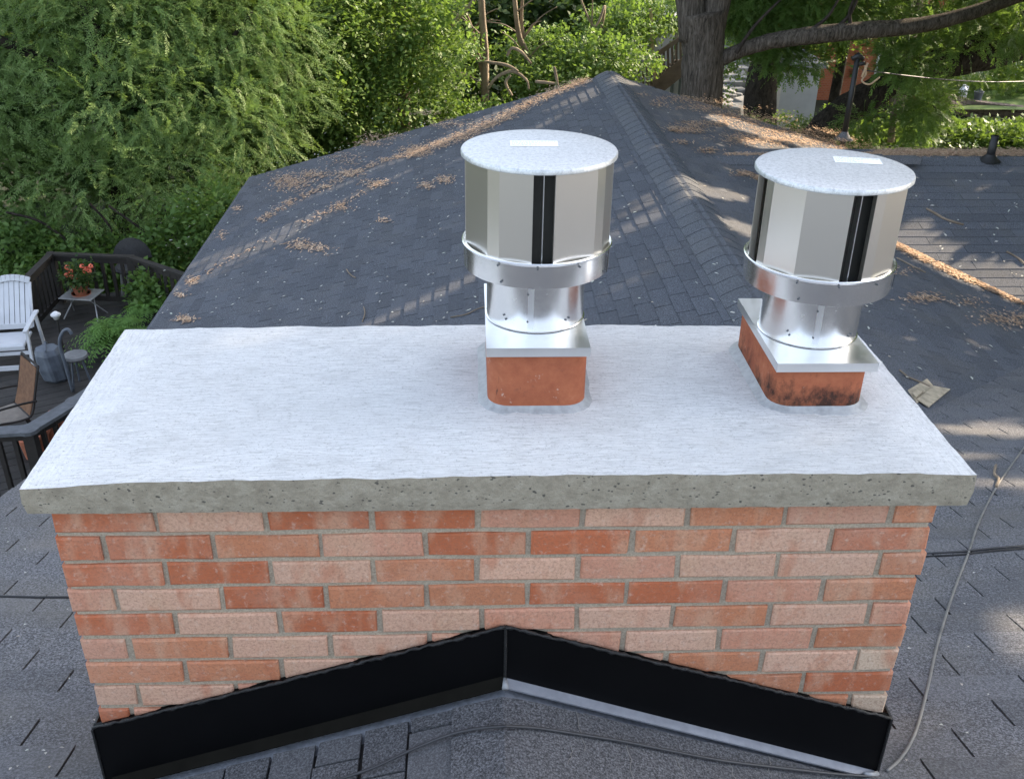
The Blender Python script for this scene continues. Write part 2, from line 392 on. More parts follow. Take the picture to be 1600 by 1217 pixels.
def place(Ts, Pc, D, sc_):
    """copies of templates at points with x axis along D"""
    Fr = rot_up(D); out = []
    pick = rng.integers(0, len(Ts), len(Pc))
    for k, T in enumerate(Ts):
        m_ = pick == k
        if not m_.any(): continue
        W = np.einsum('vi,nij->nvj', T, Fr[m_])*sc_[m_][:, None, None]+Pc[m_][:, None, :]
        out.append(W.reshape(-1, 3))
    return np.concatenate(out)
def rot_up(D):
    D = D/np.linalg.norm(D, axis=1, keepdims=True); up = np.array([0, 0, 1.])+rng.normal(size=D.shape)*.35
    y = np.cross(up, D); y /= np.linalg.norm(y, axis=1, keepdims=True); return np.stack([D, y, np.cross(D, y)], 1)
def foliage(name, lobes, count, Ts, mat, parent=None, size=(.8, 1.3), droop=-.25, shell=.55, filt=True, clump=1.0):
    vol = np.array([l[3]*l[4]*l[5] for l in lobes])**.67; pr = vol/vol.sum(); idx = rng.choice(len(lobes), count, p=pr)
    Lb = np.array(lobes); u = rng.normal(size=(count, 3)); u /= np.linalg.norm(u, axis=1, keepdims=True)
    r = shell+(1-shell)*rng.random(count)**.6; r *= 1+.10*rng.normal(size=count)
    if clump:   # clumpy radius: bumps that leave hollows
        ph = u*4.1+idx[:, None]*1.7; b = np.sin(ph[:, 0]*1.7+ph[:, 1])*np.sin(ph[:, 1]*1.9+ph[:, 2])+np.sin(ph[:, 2]*2.3+ph[:, 0]*1.1)*.5
        r *= 1+.13*b*clump
    P_ = Lb[idx, :3]+u*r[:, None]*Lb[idx, 3:6]
    D = u*np.array([1, 1, .5])+rng.normal(size=u.shape)*.55; D[:, 2] += droop
    if filt:
        k = lit_filter(P_, .15); P_ = P_[k]; D = D[k]
    V = place(Ts, P_, D, rng.uniform(*size, len(P_)))
    return np_mesh(name, V, np.arange(len(V)).reshape(-1, 4), mat, parent)
FINE = [spray_template(11, .42, .085, .015, .18) for _ in range(5)]
FINE2 = [spray_template(9, .40, .10, .030, .10) for _ in range(5)]
BROAD = [cluster_template(9, .13, .085, .055) for _ in range(5)]
CORE = [cluster_template(8, .3, .26, .16) for _ in range(4)]
# ==================================================================== GROUND
g = MB(); N = 60
def gz(x, y):
    z = -5.6+.12*math.sin(x*.3)+.15*math.sin(y*.21)
    if y > 20: z += min(1.2, (y-20)*.06)
    if y > 45: z += (y-45)*.10
    return z
for i in range(N):
    for j in range(N):
        x0, x1 = -90+i*3, -90+i*3+3; y0, y1 = -60+j*3, -60+j*3+3
        g.poly([(x0, y0, gz(x0, y0)), (x1, y0, gz(x1, y0)), (x1, y1, gz(x1, y1)), (x0, y1, gz(x0, y1))])
tag(g.build('ground', MT['forest_floor'], smooth=True), kind='structure')

# ==================================================================== HOUSE ROOF
house = empty('house', (2.5, 6, -5.6), label='low house with dark grey shingle roof, ridge and valleys behind the brick chimney', cat='house')
def childfix(o):      # parts are modelled in world coordinates
    o.matrix_parent_inverse = Matrix.Translation(-Vector(house.location)); return o
def H(mb, name, mat, **k): return childfix(mb.build(name, mat, house, **k))
EXP, TAB = .127, .3048
def tabs(mb, org, uc, vd, ulen, vlen, ov=.006, jit=.004, thick=.006, exp=EXP, tab=TAB, lift=.0, gapw=.008, keep=None, rowskip=0):
    """uc: unit course direction, vd: unit downslope; org at the top edge"""
    org, uc, vd = (np.array(q, float) for q in (org, uc, vd)); n = np.cross(uc, vd); n *= np.sign(n[2])
    rows = int(vlen/exp)+1
    for r in range(rows):
        v0 = r*exp; v1 = v0+exp+ov; off = (tab/2 if r % 2 else 0)+random.uniform(-.02, .02)
        k = int(ulen/tab)+2
        for i in range(-1, k):
            a = max(0, i*tab+off+gapw/2); b = min(ulen, (i+1)*tab+off-gapw/2)
            if b-a < .02: continue
            if keep is not None and not keep(*(org+uc*(a+b)/2+vd*(v0+v1)/2)): continue
            ja, jb = random.uniform(-jit, jit), random.uniform(-jit, jit); t1 = thick+random.uniform(-.0015, .002)
            p = [org+uc*a+vd*v0, org+uc*b+vd*v0, org+uc*b+vd*(v1+jb), org+uc*a+vd*(v1+ja)]
            top = [p[0]+n*.001, p[1]+n*.001, p[2]+n*t1, p[3]+n*t1]
            bot = [q-n*.004 for q in p]
            sgn = np.cross(p[1]-p[0], p[3]-p[0])@n
            ps = bot+top if sgn > 0 else [bot[0], bot[3], bot[2], bot[1], top[0], top[3], top[2], top[1]]
            mb.hexa(ps)
LEN = math.sqrt(1+K*K)
dn = np.array([0, 1, -K])/LEN                 # downslope of the near slope
def zwing(x, y):
    z = min(ZR-K*abs(x-XR), 9) if x > -2.5 and 2.3 < y < YG else -9
    return z
# near slope: starts behind the camera
Y0 = -4.0
mb = MB(); tabs(mb, (-1.4, Y0, zmain(0, Y0)), (1, 0, 0), dn, 12.5, 11.5*LEN, gapw=.007,
                keep=lambda x, y, z: not (y > 6.8 and x > 2) and not (-.1 < x < 1.45 and .1 < y < .5) and z > zwing(x, y)-.12)
H(mb, 'near_slope', MT['shingle_near'])
b = MB(); b.hexa([(-1.4, Y0, zmain(0, Y0)-.1), (11, Y0, zmain(0, Y0)-.1), (11, 7, zmain(0, 7)-.1), (-1.4, 7, zmain(0, 7)-.1),
                  (-1.4, Y0, zmain(0, Y0)-.004), (11, Y0, zmain(0, Y0)-.004), (11, 7, zmain(0, 7)-.004), (-1.4, 7, zmain(0, 7)-.004)])
H(b, 'roof_deck', MT['black_pipe'])
# back half of the near roof (behind the camera)
b = MB(); zt = zmain(0, Y0)
b.hexa([(-1.4, -9, zt-K*5-.1), (11, -9, zt-K*5-.1), (11, Y0, zt-.1), (-1.4, Y0, zt-.1), (-1.4, -9, zt-K*5), (11, -9, zt-K*5), (11, Y0, zt), (-1.4, Y0, zt)])
H(b, 'rear_slope', MT['shingle_near'])
# wing left face
wdL = np.array([-1, 0, -K])/LEN; wdR = np.array([1, 0, -K])/LEN
XE = -2.46
mb = MB(); tabs(mb, (XR, 2.3, ZR), (0, 1, 0), wdL, YG-2.3, (XR-XE)*LEN, thick=.009, gapw=.009, keep=lambda x, y, z: z > zmain(x, y)-.12 or x < -1.35)
H(mb, 'wing_left_slope', MT['shingle_wing'])
mb = MB(); tabs(mb, (XR, 2.3, ZR), (0, 1, 0), wdR, YG-2.3, 3.75*LEN, gapw=.006, keep=lambda x, y, z: z > zmain(x, y)-.1 and (z > -4.254+K*y-.1 or y > YR2))
H(mb, 'wing_right_slope', MT['shingle_right'])
b = MB()
zl = ZR-K*(XR-XE); xe2 = XR+3.75; zr2 = ZR-K*3.75
b.poly([(XE, 2.4, zl-.005), (XR, 2.4, ZR-.005), (XR, YG, ZR-.005), (XE, YG, zl-.005)]); b.poly([(XE, 2.4, zl-.12), (XE, YG, zl-.12), (XR, YG, ZR-.12), (XR, 2.4, ZR-.12)])
b.poly([(XR, 2.4, ZR-.005), (xe2, 2.4, zr2-.005), (xe2, YG, zr2-.005), (XR, YG, ZR-.005)])
b.poly([(XE, 2.4, zl-.12), (XE, 2.4, zl-.005), (XE, YG, zl-.005), (XE, YG, zl-.12)])
b.poly([(XE, YG, zl-.12), (XE, YG, zl-.005), (XR, YG, ZR-.005), (XR, YG, ZR-.12)]); b.poly([(XR, YG, ZR-.12), (XR, YG, ZR-.005), (xe2, YG, zr2-.005), (xe2, YG, zr2-.12)])
H(b, 'roof_deck', MT['black_pipe'])
# eave and rake trim (drip edge)
b = MB(); b.box(XE-.03, XE+.0, 3.4, YG, zl-.14, zl+.002); H(b, 'drip_edge', MT['rail_cap'])
# right wing near slope: courses along x
mb = MB(); wn = np.array([0, -1, -K])/LEN
tabs(mb, (2.9, YR2, ZR2), (1, 0, 0), wn, 9, 2.9*LEN, gapw=.005, tab=.6, keep=lambda x, y, z: z > ZR-K*(x-XR)-.12)
H(mb, 'side_wing_slope', MT['shingle_right'])
b = MB(); yb = YR2-2.9; zb = ZR2-K*2.9
b.poly([(2.9, yb, zb-.006), (12, yb, zb-.006), (12, YR2, ZR2-.006), (2.9, YR2, ZR2-.006)])
b.hexa([(3.3, YR2-.02, ZR2-.12), (12, YR2-.02, ZR2-.12), (12, YR2+.55, ZR2-.15), (3.6, YR2+.55, ZR2-.15), (3.3, YR2-.02, ZR2-.004), (12, YR2-.02, ZR2-.004), (12, YR2+.55, ZR2-.035), (3.6, YR2+.55, ZR2-.035)])
H(b, 'roof_deck', MT['shingle_right'])
# side wing ridge cap
def ridge_cap(a, bb, side, wid, rise, name, mat, step=.20, slopes=(K, K)):
    a = np.array(a, float); bb = np.array(bb, float); L = np.linalg.norm(bb-a); d = (bb-a)/L; s = np.array(side, float); mb = MB(); n = int(L/step)
    for i in range(n):
        p0 = a+d*i*step; p1 = a+d*(i*step+step+.03); w0 = wid*random.uniform(.985, 1.015); pr = []
        for t in np.linspace(-1, 1, 13):
            u_ = t*w0; kk = slopes[0] if t < 0 else slopes[1]
            base = -abs(u_)*kk; soft = rise*(1-t*t)+.014-.02*max(0, .18-abs(t))/.18
            pr.append((u_, base+soft))
        tl = .004
        for k in range(12):
            (u0, z0), (u1, z1) = pr[k], pr[k+1]
            q = [p0+s*u0+[0, 0, z0-.002], p0+s*u1+[0, 0, z1-.002], p1+s*u1+[0, 0, z1+tl], p1+s*u0+[0, 0, z0+tl]]
            mb.poly(q)
            mb.poly([p1+s*u0+[0, 0, z0+tl], p1+s*u1+[0, 0, z1+tl], p1+s*u1+[0, 0, z1-.01], p1+s*u0+[0, 0, z0-.01]])
        for sg in (0, 12):
            u0, z0 = pr[sg]; mb.poly([p0+s*u0+[0, 0, z0-.002], p1+s*u0+[0, 0, z0+tl], p1+s*u0+[0, 0, z0-.03], p0+s*u0+[0, 0, z0-.03]])
    return H(mb, name, mat, smooth=False)
ridge_cap((XR, YG+.02, ZR), (XR, 2.5, ZR), (1, 0, 0), .20, .036, 'ridge_cap', MT['ridge_shingle'])
ridge_cap((12, YR2, ZR2), (3.1, YR2, ZR2), (0, 1, 0), .13, .01, 'ridge_cap', MT['ridge_shingle'], slopes=(K, .06))
# walls under the roofs
b = MB(); b.box(-2.05, 5.9, 5.5, 11.9, -5.7, -3.0); b.box(-1.0, 10.6, -8.6, 2.6, -5.7, -2.2); b.box(5.9, 11.6, 6.4, 9.1, -5.7, -2.6)
b.hexa([(-2.05, 11.7, -3.0), (5.9, 11.7, -3.0), (5.9, 11.9, -3.0), (-2.05, 11.9, -3.0), (2.3, 11.7, -1.75), (2.7, 11.7, -1.75), (2.7, 11.9, -1.75), (2.3, 11.9, -1.75)])
H(b, 'wall', MT['siding'])

# cricket saddle in front of the chimney
XA, ZA = .668, -.465
KL, KR = (ZA+.752)/(XA+.215), (ZA+.785)/(1.553-XA)
mb = MB()
YN = -1.15; yA = -.004
def zc(x): return ZA-(XA-x)*KL if x < XA else ZA-(x-XA)*KR
# base sheet
b = MB(); b.poly([(XA-1.2, yA, ZA-1.2*KL-.01), (XA, yA, ZA-.01), (XA, YN, ZA-.01), (XA-1.2, YN, ZA-1.2*KL-.01)][::-1]); b.poly([(XA, yA, ZA-.01), (XA+1.2, yA, ZA-1.2*KR-.01), (XA+1.2, YN, ZA-1.2*KR-.01), (XA, YN, ZA-.01)][::-1])
H(b, 'saddle_underlay', MT['underlay'])
nL = math.sqrt(1+KL*KL); nR = math.sqrt(1+KR*KR)
# left courses run along y; rows step down to -x
tabs(mb, (XA-.105, YN, ZA-.105*KL+.002), (0, 1, 0), (-1/nL, 0, -KL/nL), -YN-.05, 1.0, ov=-.009, thick=.005, exp=.105, tab=.15, gapw=.006, jit=.003)
b = MB(); b.poly([(XA-1.2, -.075, ZA-1.2*KL-.0035), (XA-.1, -.075, ZA-.1*KL-.0035), (XA-.1, YN, ZA-.1*KL-.0035), (XA-1.2, YN, ZA-1.2*KL-.0035)][::-1]); H(b, 'shingle_backing', MT['black_pipe'])  # black sheet put in for the shadow lines between courses
H(mb, 'saddle_shingles', MT['shingle_saddle'])
mb = MB()
for k, (xa, xb) in enumerate(((XA-.112, XA+.17), (XA+.166, XA+.31), (XA+.306, XA+.45), (XA+.446, XA+.60), (XA+.596, XA+.76), (XA+.756, XA+1.0))):
    ys = [YN, -.85, -.62, -.40, -.2, -.052+.004*k]
    xs = list(np.linspace(xa, xb, 9))
    lift = .010-.0010*k
    for j in range(len(ys)-1):
        for i in range(8):
            def zz(x):
                r = math.exp(-((x-XA)/.05)**2)*.004; return zc(x)+lift-r
            mb.poly([(xs[i], ys[j], zz(xs[i])), (xs[i+1], ys[j], zz(xs[i+1])), (xs[i+1], ys[j+1], zz(xs[i+1])), (xs[i], ys[j+1], zz(xs[i]))])
    for x_ in (xa, xb): mb.poly([(x_, YN, zz(x_)), (x_, ys[-1], zz(x_)), (x_, ys[-1], zz(x_)-.012), (x_, YN, zz(x_)-.012)])
    for i in range(8): mb.poly([(xs[i], ys[-1], zz(xs[i])), (xs[i+1], ys[-1], zz(xs[i+1])), (xs[i+1], ys[-1], zz(xs[i+1])-.012), (xs[i], ys[-1], zz(xs[i])-.012)])
H(mb, 'saddle_ridge_shingles', MT['saddle_ridge'], auto=30)
# pale cracks in the mat
for px, py, L_ in ((899, 1108, .11), (981, 1160, .10), (1056, 1180, .09), (1135, 1185, .07), (893, 1165, .05), (1200, 1180, .05)):
    b = MB(); p = hit(px, py, ((KR, 0, 1), ZA+KR*XA+.012)); q = p.copy()
    for s in range(7):
        q2 = q+np.array([random.uniform(-.006, .006), -L_/7, 0]); q2[2] = zc(q2[0])+.0125
        b.bar(q, q2, .0012, .0006); q = q2
    H(b, 'shingle_crack', MT['cable_grey'])

# ==================================================================== CHIMNEY
chim = empty('chimney', (.66, .3, -.9), label='wide brick chimney with a pale broom finished concrete top and black flashing', cat='chimney')
def CH(mb, name, mat, **k):
    o = mb.build(name, mat, chim, **k); o.matrix_parent_inverse = Matrix.Translation(-Vector(chim.location)); return o
D_, Mc, Pc_, PD = (.50, .150, .068), (.55, .225, .118), (.66, .405, .285), (.60, .30, .20)
W_ = (.62, .47, .34)
rows = [
 (816, [243.5, 414, 580.5, 746, 910, 1074, 1226, 1390], [D_, Pc_, D_, D_, PD, Pc_, Mc, PD, Mc]),
 (855, [161, 332, 501, 665, 825, 986, 1145, 1296], [D_, D_, Mc, PD, D_, D_, Mc, Pc_, D_]),
 (897, [258, 423, 583, 744, 903, 1058, 1213, 1370], [D_, D_, Pc_, Mc, Pc_, PD, Pc_, Pc_, Mc]),
 (937, [181, 347, 509, 667, 824, 978, 1130, 1282], [PD, Pc_, D_, Mc, Mc, D_, D_, PD, Mc]),
 (976, [275, 437, 593, 752, 901, 1050, 1200, 1354], [D_, Pc_, D_, Pc_, PD, Pc_, Mc, Pc_, PD]),
 (1015, [201, 360, 516, 672, 822, 972, 1121, 1267], [PD, Mc, Pc_, Pc_, PD, PD, Pc_, PD, Mc]),
 (1052, [290, 441, 595, 742, 890, 1037, 1187, 1335], [Mc, Mc, Pc_, PD, Mc, PD, Mc, Pc_, W_]),
 (1087, [216, 370, 520, 670, 815, 960, 1105, 1250], [Pc_, Pc_, PD, Mc, PD, D_, PD, Mc, D_]),
 (1120, [207, 320, 460, 610, 760, 900, 1050, 1195, 1322], [D_, PD, Mc, PD, Mc, PD, Pc_, D_, Mc, W_])]
BX0, BX1, BY1 = -.201, 1.514, .60
HC = .0646; Z0 = -.0733
def rbox(mb, x0, x1, z0, z1, y0, y1, col, face='f'):
    if random.random() < .5: z1 -= random.uniform(0, .002)
    if random.random() < .5: x0 += random.uniform(0, .003)
    """one worn brick: front face inset with irregular arris; axis swap for side walls"""
    j = lambda s=.0018: random.uniform(-s, s); e = .0035
    def P3(a, d, z): return (a, d, z) if face == 'f' else ((d, a, z))
    o = [P3(x0+j(), y0+e, z0+j()), P3(x1+j(), y0+e, z0+j()), P3(x1+j(), y0+e, z1+j()), P3(x0+j(), y0+e, z1+j())]
    mid = (x0+x1)/2
    o = [o[0], P3(mid, y0+e, z0+j()), o[1], o[2], P3(mid, y0+e, z1+j()), o[3]]
    i_ = [P3(x0+e+j(), y0+j(.0008), z0+e+j()), P3(mid, y0+j(.0008), z0+e+j()), P3(x1-e+j(), y0+j(.0008), z0+e+j()), P3(x1-e+j(), y0+j(.0008), z1-e+j()), P3(mid, y0+j(.0008), z1-e+j()), P3(x0+e+j(), y0+j(.0008), z1-e+j())]
    bk = [P3(x0, y1, z0), P3(mid, y1, z0), P3(x1, y1, z0), P3(x1, y1, z1), P3(mid, y1, z1), P3(x0, y1, z1)]
    b_ = len(mb.v); mb.v += o+i_+bk
    for k in range(6):
        k2 = (k+1) % 6; mb.f.append((b_+k, b_+k2, b_+6+k2, b_+6+k)); mb.c.append(col); mb.f.append((b_+12+k, b_+12+k2, b_+k2, b_+k)); mb.c.append(col)
    for q in ((0, 1, 4, 5), (1, 2, 3, 4)): mb.f.append(tuple(b_+6+k for k in q)); mb.c.append(col)
mb = MB(); jw = .0105
for r in range(16):
    zt_ = Z0+HC-r*HC if r else -.0; zt_ = Z0-(r-1)*HC-.0052; zb_ = Z0-r*HC+.0052
    if r == 0: zt_ = -.001
    if r < len(rows):
        py, js, cols = rows[r]; xs = [BX0]+[hy(x, py, 0)[0] for x in js]+[BX1]
    else:
        xs = [BX0]+[BX0+.1+(r % 2)*.1+k*.2032 for k in range(8)]+[BX1]; cols = [random.choice([D_, Mc, Pc_, PD]) for _ in range(9)]
    for k in range(len(xs)-1):
        x0 = xs[k]+(jw/2 if k else 0); x1 = xs[k+1]-(jw/2 if k < len(xs)-2 else 0); dy = random.uniform(-.0018, .0015)
        last = k == len(xs)-2; cc = cols[k]; v_ = random.uniform(.93, 1.07); cc = tuple(q*v_ for q in cc)
        ex = random.uniform(-.003, .003)
        rbox(mb, x0+(ex if k == 0 else 0), x1+(ex if last else 0), zb_, zt_, dy, .09, cc)
    # side walls
    for sx in (0, 1):
        yy = .09+.011; y_ = yy; col = cols[0] if sx == 0 else cols[-1]
        while y_ < BY1-.02:
            y2 = min(BY1, y_+(.0965 if (r+sx) % 2 and y_ == yy else .193)); cc = random.choice([D_, Mc, Pc_, PD])
            d0 = (BX0 if sx == 0 else BX1); s = 1 if sx == 0 else -1
            b_ = len(mb.v); mb.box(min(d0, d0+s*.08), max(d0, d0+s*.08), y_, y2, zb_, zt_, cc); y_ = y2+.0105
CH(mb, 'brickwork', MT['brick'])
b = MB(); b.box(BX0+.006, BX1-.006, .0065, BY1-.005, -1.15, -.0015); CH(b, 'mortar', MT['mortar'])

# concrete top
zf = [(-.2273, .0568), (-.0388, .069), (.228, .0735), (.462, .0750), (.6627, .0775), (.913, .078), (1.2147, .0775), (1.398, .0755), (1.5453, .0705)]
NX, NY = 110, 40
xs = np.linspace(0, 1, NX+1); ys = np.linspace(0, 1, NY+1); V = []; Fq = []
def slabz(u, v_):
    x = -.229+u*1.777; z1 = np.interp(x, [q[0] for q in zf], [q[1] for q in zf]); z2 = .063+.009*math.sin(math.pi*u)
    return z1*(1-v_)+z2*v_ if v_ < 1 else z2
for j in range(NY+1):
    for i in range(NX+1):
        u, v_ = xs[i], ys[j]; x0 = -.224-.012*v_; x1 = 1.552-.004*v_; x = x0+u*(x1-x0); y = -.033+.676*v_+(-.004*u if v_ < .01 else 0)
        if v_ == 0: y += .0006*math.sin(x*23)+.0004*math.sin(x*57)
        t_ = min(1, v_*8); zz = slabz(u, v_); edge = min(u, 1-u)*1.78
        zz += .0012*math.sin(x*31+y*9)*math.sin(y*17)+.0008*math.sin(x*70)*math.sin(y*60+x*8)
        zz += rng.normal()*.0004 if 0 < v_ < 1 else .0007*math.sin(x*9+1)+.0004*math.sin(x*41)+rng.normal()*.0004
        V.append((x, y, zz))
NB = len(V)
mb = MB(); mb.v = V
for j in range(NY):
    for i in range(NX):
        a = j*(NX+1)+i; mb.f.append((a, a+1, a+NX+2, a+NX+1))
peri = [i for i in range(NX+1)]+[(j)*(NX+1)+NX for j in range(1, NY+1)]+[NY*(NX+1)+i for i in range(NX-1, -1, -1)]+[j*(NX+1) for j in range(NY-1, 0, -1)]
for ring, (dz, ins) in enumerate((((None, .0015)), ((.010, 0)), ((.0, .003)))):
    for a in peri:
        x, y, z = V[a]; cx, cy = .66, .3
        ix = -ins*np.sign(x-cx)*(1 if abs(x-cx) > .87 else 0); iy = -ins*np.sign(y-cy)*(1 if abs(y-cy) > .32 else 0)
        z_ = z-.004 if ring == 0 else (z*.5 if ring == 1 else 0)
        off = -.0015 if ring < 2 else 0
        mb.v.append((x+np.sign(x-cx)*(.0015 if abs(x-cx) > .87 else 0)+ix, y+iy-(.0015 if y < 0 and ring < 2 else 0)+rng.normal()*.0004, z_+.0005*rng.normal()))
n_ = len(peri); rings = [peri]+[list(range(NB+k*n_, NB+(k+1)*n_)) for k in range(3)]
for k in range(3):
    for i in range(n_):
        i2 = (i+1) % n_; mb.f.append((rings[k][i], rings[k+1][i], rings[k+1][i2], rings[k][i2]))
mb.f.append(tuple(reversed(rings[3]))); mb.c = [None]*len(mb.f)
CH(mb, 'concrete_top', MT['concrete'], auto=35)

# clay flue tiles (rounded rectangles, hollow)
def rrect(x0, x1, y0, y1, r, n=6):
    P_ = []
    for cx, cy, a0 in ((x1-r, y1-r, 0), (x0+r, y1-r, 90), (x0+r, y0+r, 180), (x1-r, y0+r, 270)):
        for k in range(n+1): a = math.radians(a0+90*k/n); P_.append((cx+r*math.cos(a), cy+r*math.sin(a)))
    return P_
def tile(x0, x1, y0, y1, z0, z1, lab):
    mb = MB(); o1 = rrect(x0, x1, y0, y1, .045); i1 = rrect(x0+.018, x1-.018, y0+.018, y1-.018, .032); n = len(o1); L = []
    for P_, z in ((o1, z0), (o1, z1-.003), ([((px-(x0+x1)/2)*.985+(x0+x1)/2, (py-(y0+y1)/2)*.99+(y0+y1)/2) for px, py in o1], z1), (i1, z1), (i1, z0)):
        L.append(len(mb.v)); mb.v += [(a, b2, z) for a, b2 in P_]
    for k in range(4):
        for i in range(n): mb.f.append((L[k]+i, L[k]+(i+1) % n, L[k+1]+(i+1) % n, L[k+1]+i)); mb.c.append(None)
    o = CH(mb, 'flue_tile', MT['clay'], auto=40); o['label'] = lab
    # sealant fillet
    mb = MB(); m1 = rrect(x0-.001, x1+.001, y0-.001, y1+.001, .045); L = []
    for off, z in ((0, z0+.024), (.006, z0+.0165), (.018, z0+.0125)):
        L.append(len(mb.v))
        for a, b2 in rrect(x0-off, x1+off, y0-off, y1+off, .045+off): mb.v.append((a+random.uniform(-.0025, .0025)*(off > .01), b2+random.uniform(-.0025, .0025)*(off > .01), z-.002))
    L.append(len(mb.v))
    for a, b2 in rrect(x0-.024, x1+.024, y0-.024, y1+.024, .069): mb.v.append((a, b2, z0))
    for k in range(3):
        for i in range(n): mb.f.append((L[k]+i, L[k+1]+i, L[k+1]+(i+1) % n, L[k]+(i+1) % n)); mb.c.append(None)
    CH(mb, 'sealant', MT['wet_sealant'], smooth=True)
tile(.634, .839, .214, .544, .064, .204, 'plain orange clay flue tile under the left cap')
tile(1.224, 1.424, .208, .534, .062, .169, 'soot blackened orange clay flue tile under the right cap')

# black flashing on the front face, bent over the cricket
def fl_top(x): return np.interp(x, [-.215, XA-.003, XA+.003, 1.53], [aty_z[0], aty_z[1], aty_z[1], aty_z[2]])
aty_z = [hy(160, 1132, 0)[2], hy(793, 975, 0)[2], hy(1378, 1117, 0)[2]]
def strip(xa, xb, name, label):
    mb = MB(); n = 40; X_ = np.linspace(xa, xb, n+1); y1, y2 = -.012, -.006
    for i in range(n):
        p = []
        for x in (X_[i], X_[i+1]): p.append((x, fl_top(x)+.0006*math.sin(x*60), zc(x)+.006))
        (xa_, ta, ba), (xb_, tb, bb_) = p
        mb.poly([(xa_, y1, ba), (xb_, y1, bb_), (xb_, y1+.002, tb), (xa_, y1+.002, ta)])
        mb.poly([(xa_, y1+.002, ta), (xb_, y1+.002, tb), (xb_, .005, tb), (xa_, .005, ta)])
    for x in (xa, xb): mb.poly([(x, y1, zc(x)), (x, y1, fl_top(x)), (x, .005, fl_top(x)), (x, .005, zc(x))])
    o = CH(mb, name, MT['black_flashing']); return o
strip(-.216, XA-.001, 'flashing', ''); strip(XA+.001, 1.529, 'flashing', '')
b = MB()   # corner returns and centre seam
b.tube([(XA, -.0125, zc(XA)+.004), (XA+.0005, -.0135, (zc(XA)+fl_top(XA))/2), (XA, -.011, fl_top(XA)+.003)], [.003, .0035, .003], 8)
CH(b, 'flashing_seam', MT['tar'])
b = MB(); b.box(-.2185, -.2145, -.014, .12, zc(-.215)-.01, fl_top(-.215)-.002); CH(b, 'flashing_return', MT['tar'])
b = MB(); b.box(1.5275, 1.532, -.016, .12, zc(1.53)-.03, fl_top(1.53)+.003); CH(b, 'flashing_return', MT['tar'])
b = MB()   # ragged tar bead along the top
for x0, x1 in ((-.216, XA), (XA, 1.529)):
    n = 90; X_ = np.linspace(x0, x1, n); pts = [(x, -.0105+random.uniform(-.0015, .001), fl_top(x)+.0015+random.uniform(-.0015, .0028)) for x in X_]
    b.tube(pts, [random.uniform(.0025, .0052) for _ in X_], 7)
CH(b, 'tar_bead', MT['tar'], smooth=True)
b = MB()   # lower ledges: bronze on the left, grey on the right
for x0, x1 in ((-.2, XA-.004),):
    b.hexa([(x0, -.034, zc(x0)+.008), (x1, -.034, zc(x1)+.008), (x1, -.012, zc(x1)+.008), (x0, -.012, zc(x0)+.008), (x0, -.034, zc(x0)+.011), (x1, -.034, zc(x1)+.011), (x1, -.012, zc(x1)+.024), (x0, -.012, zc(x0)+.024)])
CH(b, 'flashing_ledge', MT['bronze_flashing'])
b = MB(); x0, x1 = XA+.004, 1.522
b.hexa([(x0, -.034, zc(x0)+.008), (x1, -.030, zc(x1)+.008), (x1, -.0122, zc(x1)+.008), (x0, -.0122, zc(x0)+.008), (x0, -.034, zc(x0)+.012), (x1, -.030, zc(x1)+.012), (x1, -.0122, zc(x1)+.019), (x0, -.0122, zc(x0)+.019)])
CH(b, 'flashing_ledge', MT['grey_flashing'])
b = MB(); b.tube([(XA, -.04, zc(XA)+.014), (XA, -.016, zc(XA)+.02)], [.007, .004], 7, rough=.3); CH(b, 'sealant_blob', MT['wet_sealant'], smooth=True); b = MB(); b.tube([(1.49, -.03, zc(1.49)+.02), (1.525, -.02, zc(1.525)+.016)], [.004, .008], 7, rough=.6)
CH(b, 'sealant_blob', MT['wet_sealant'], smooth=True)

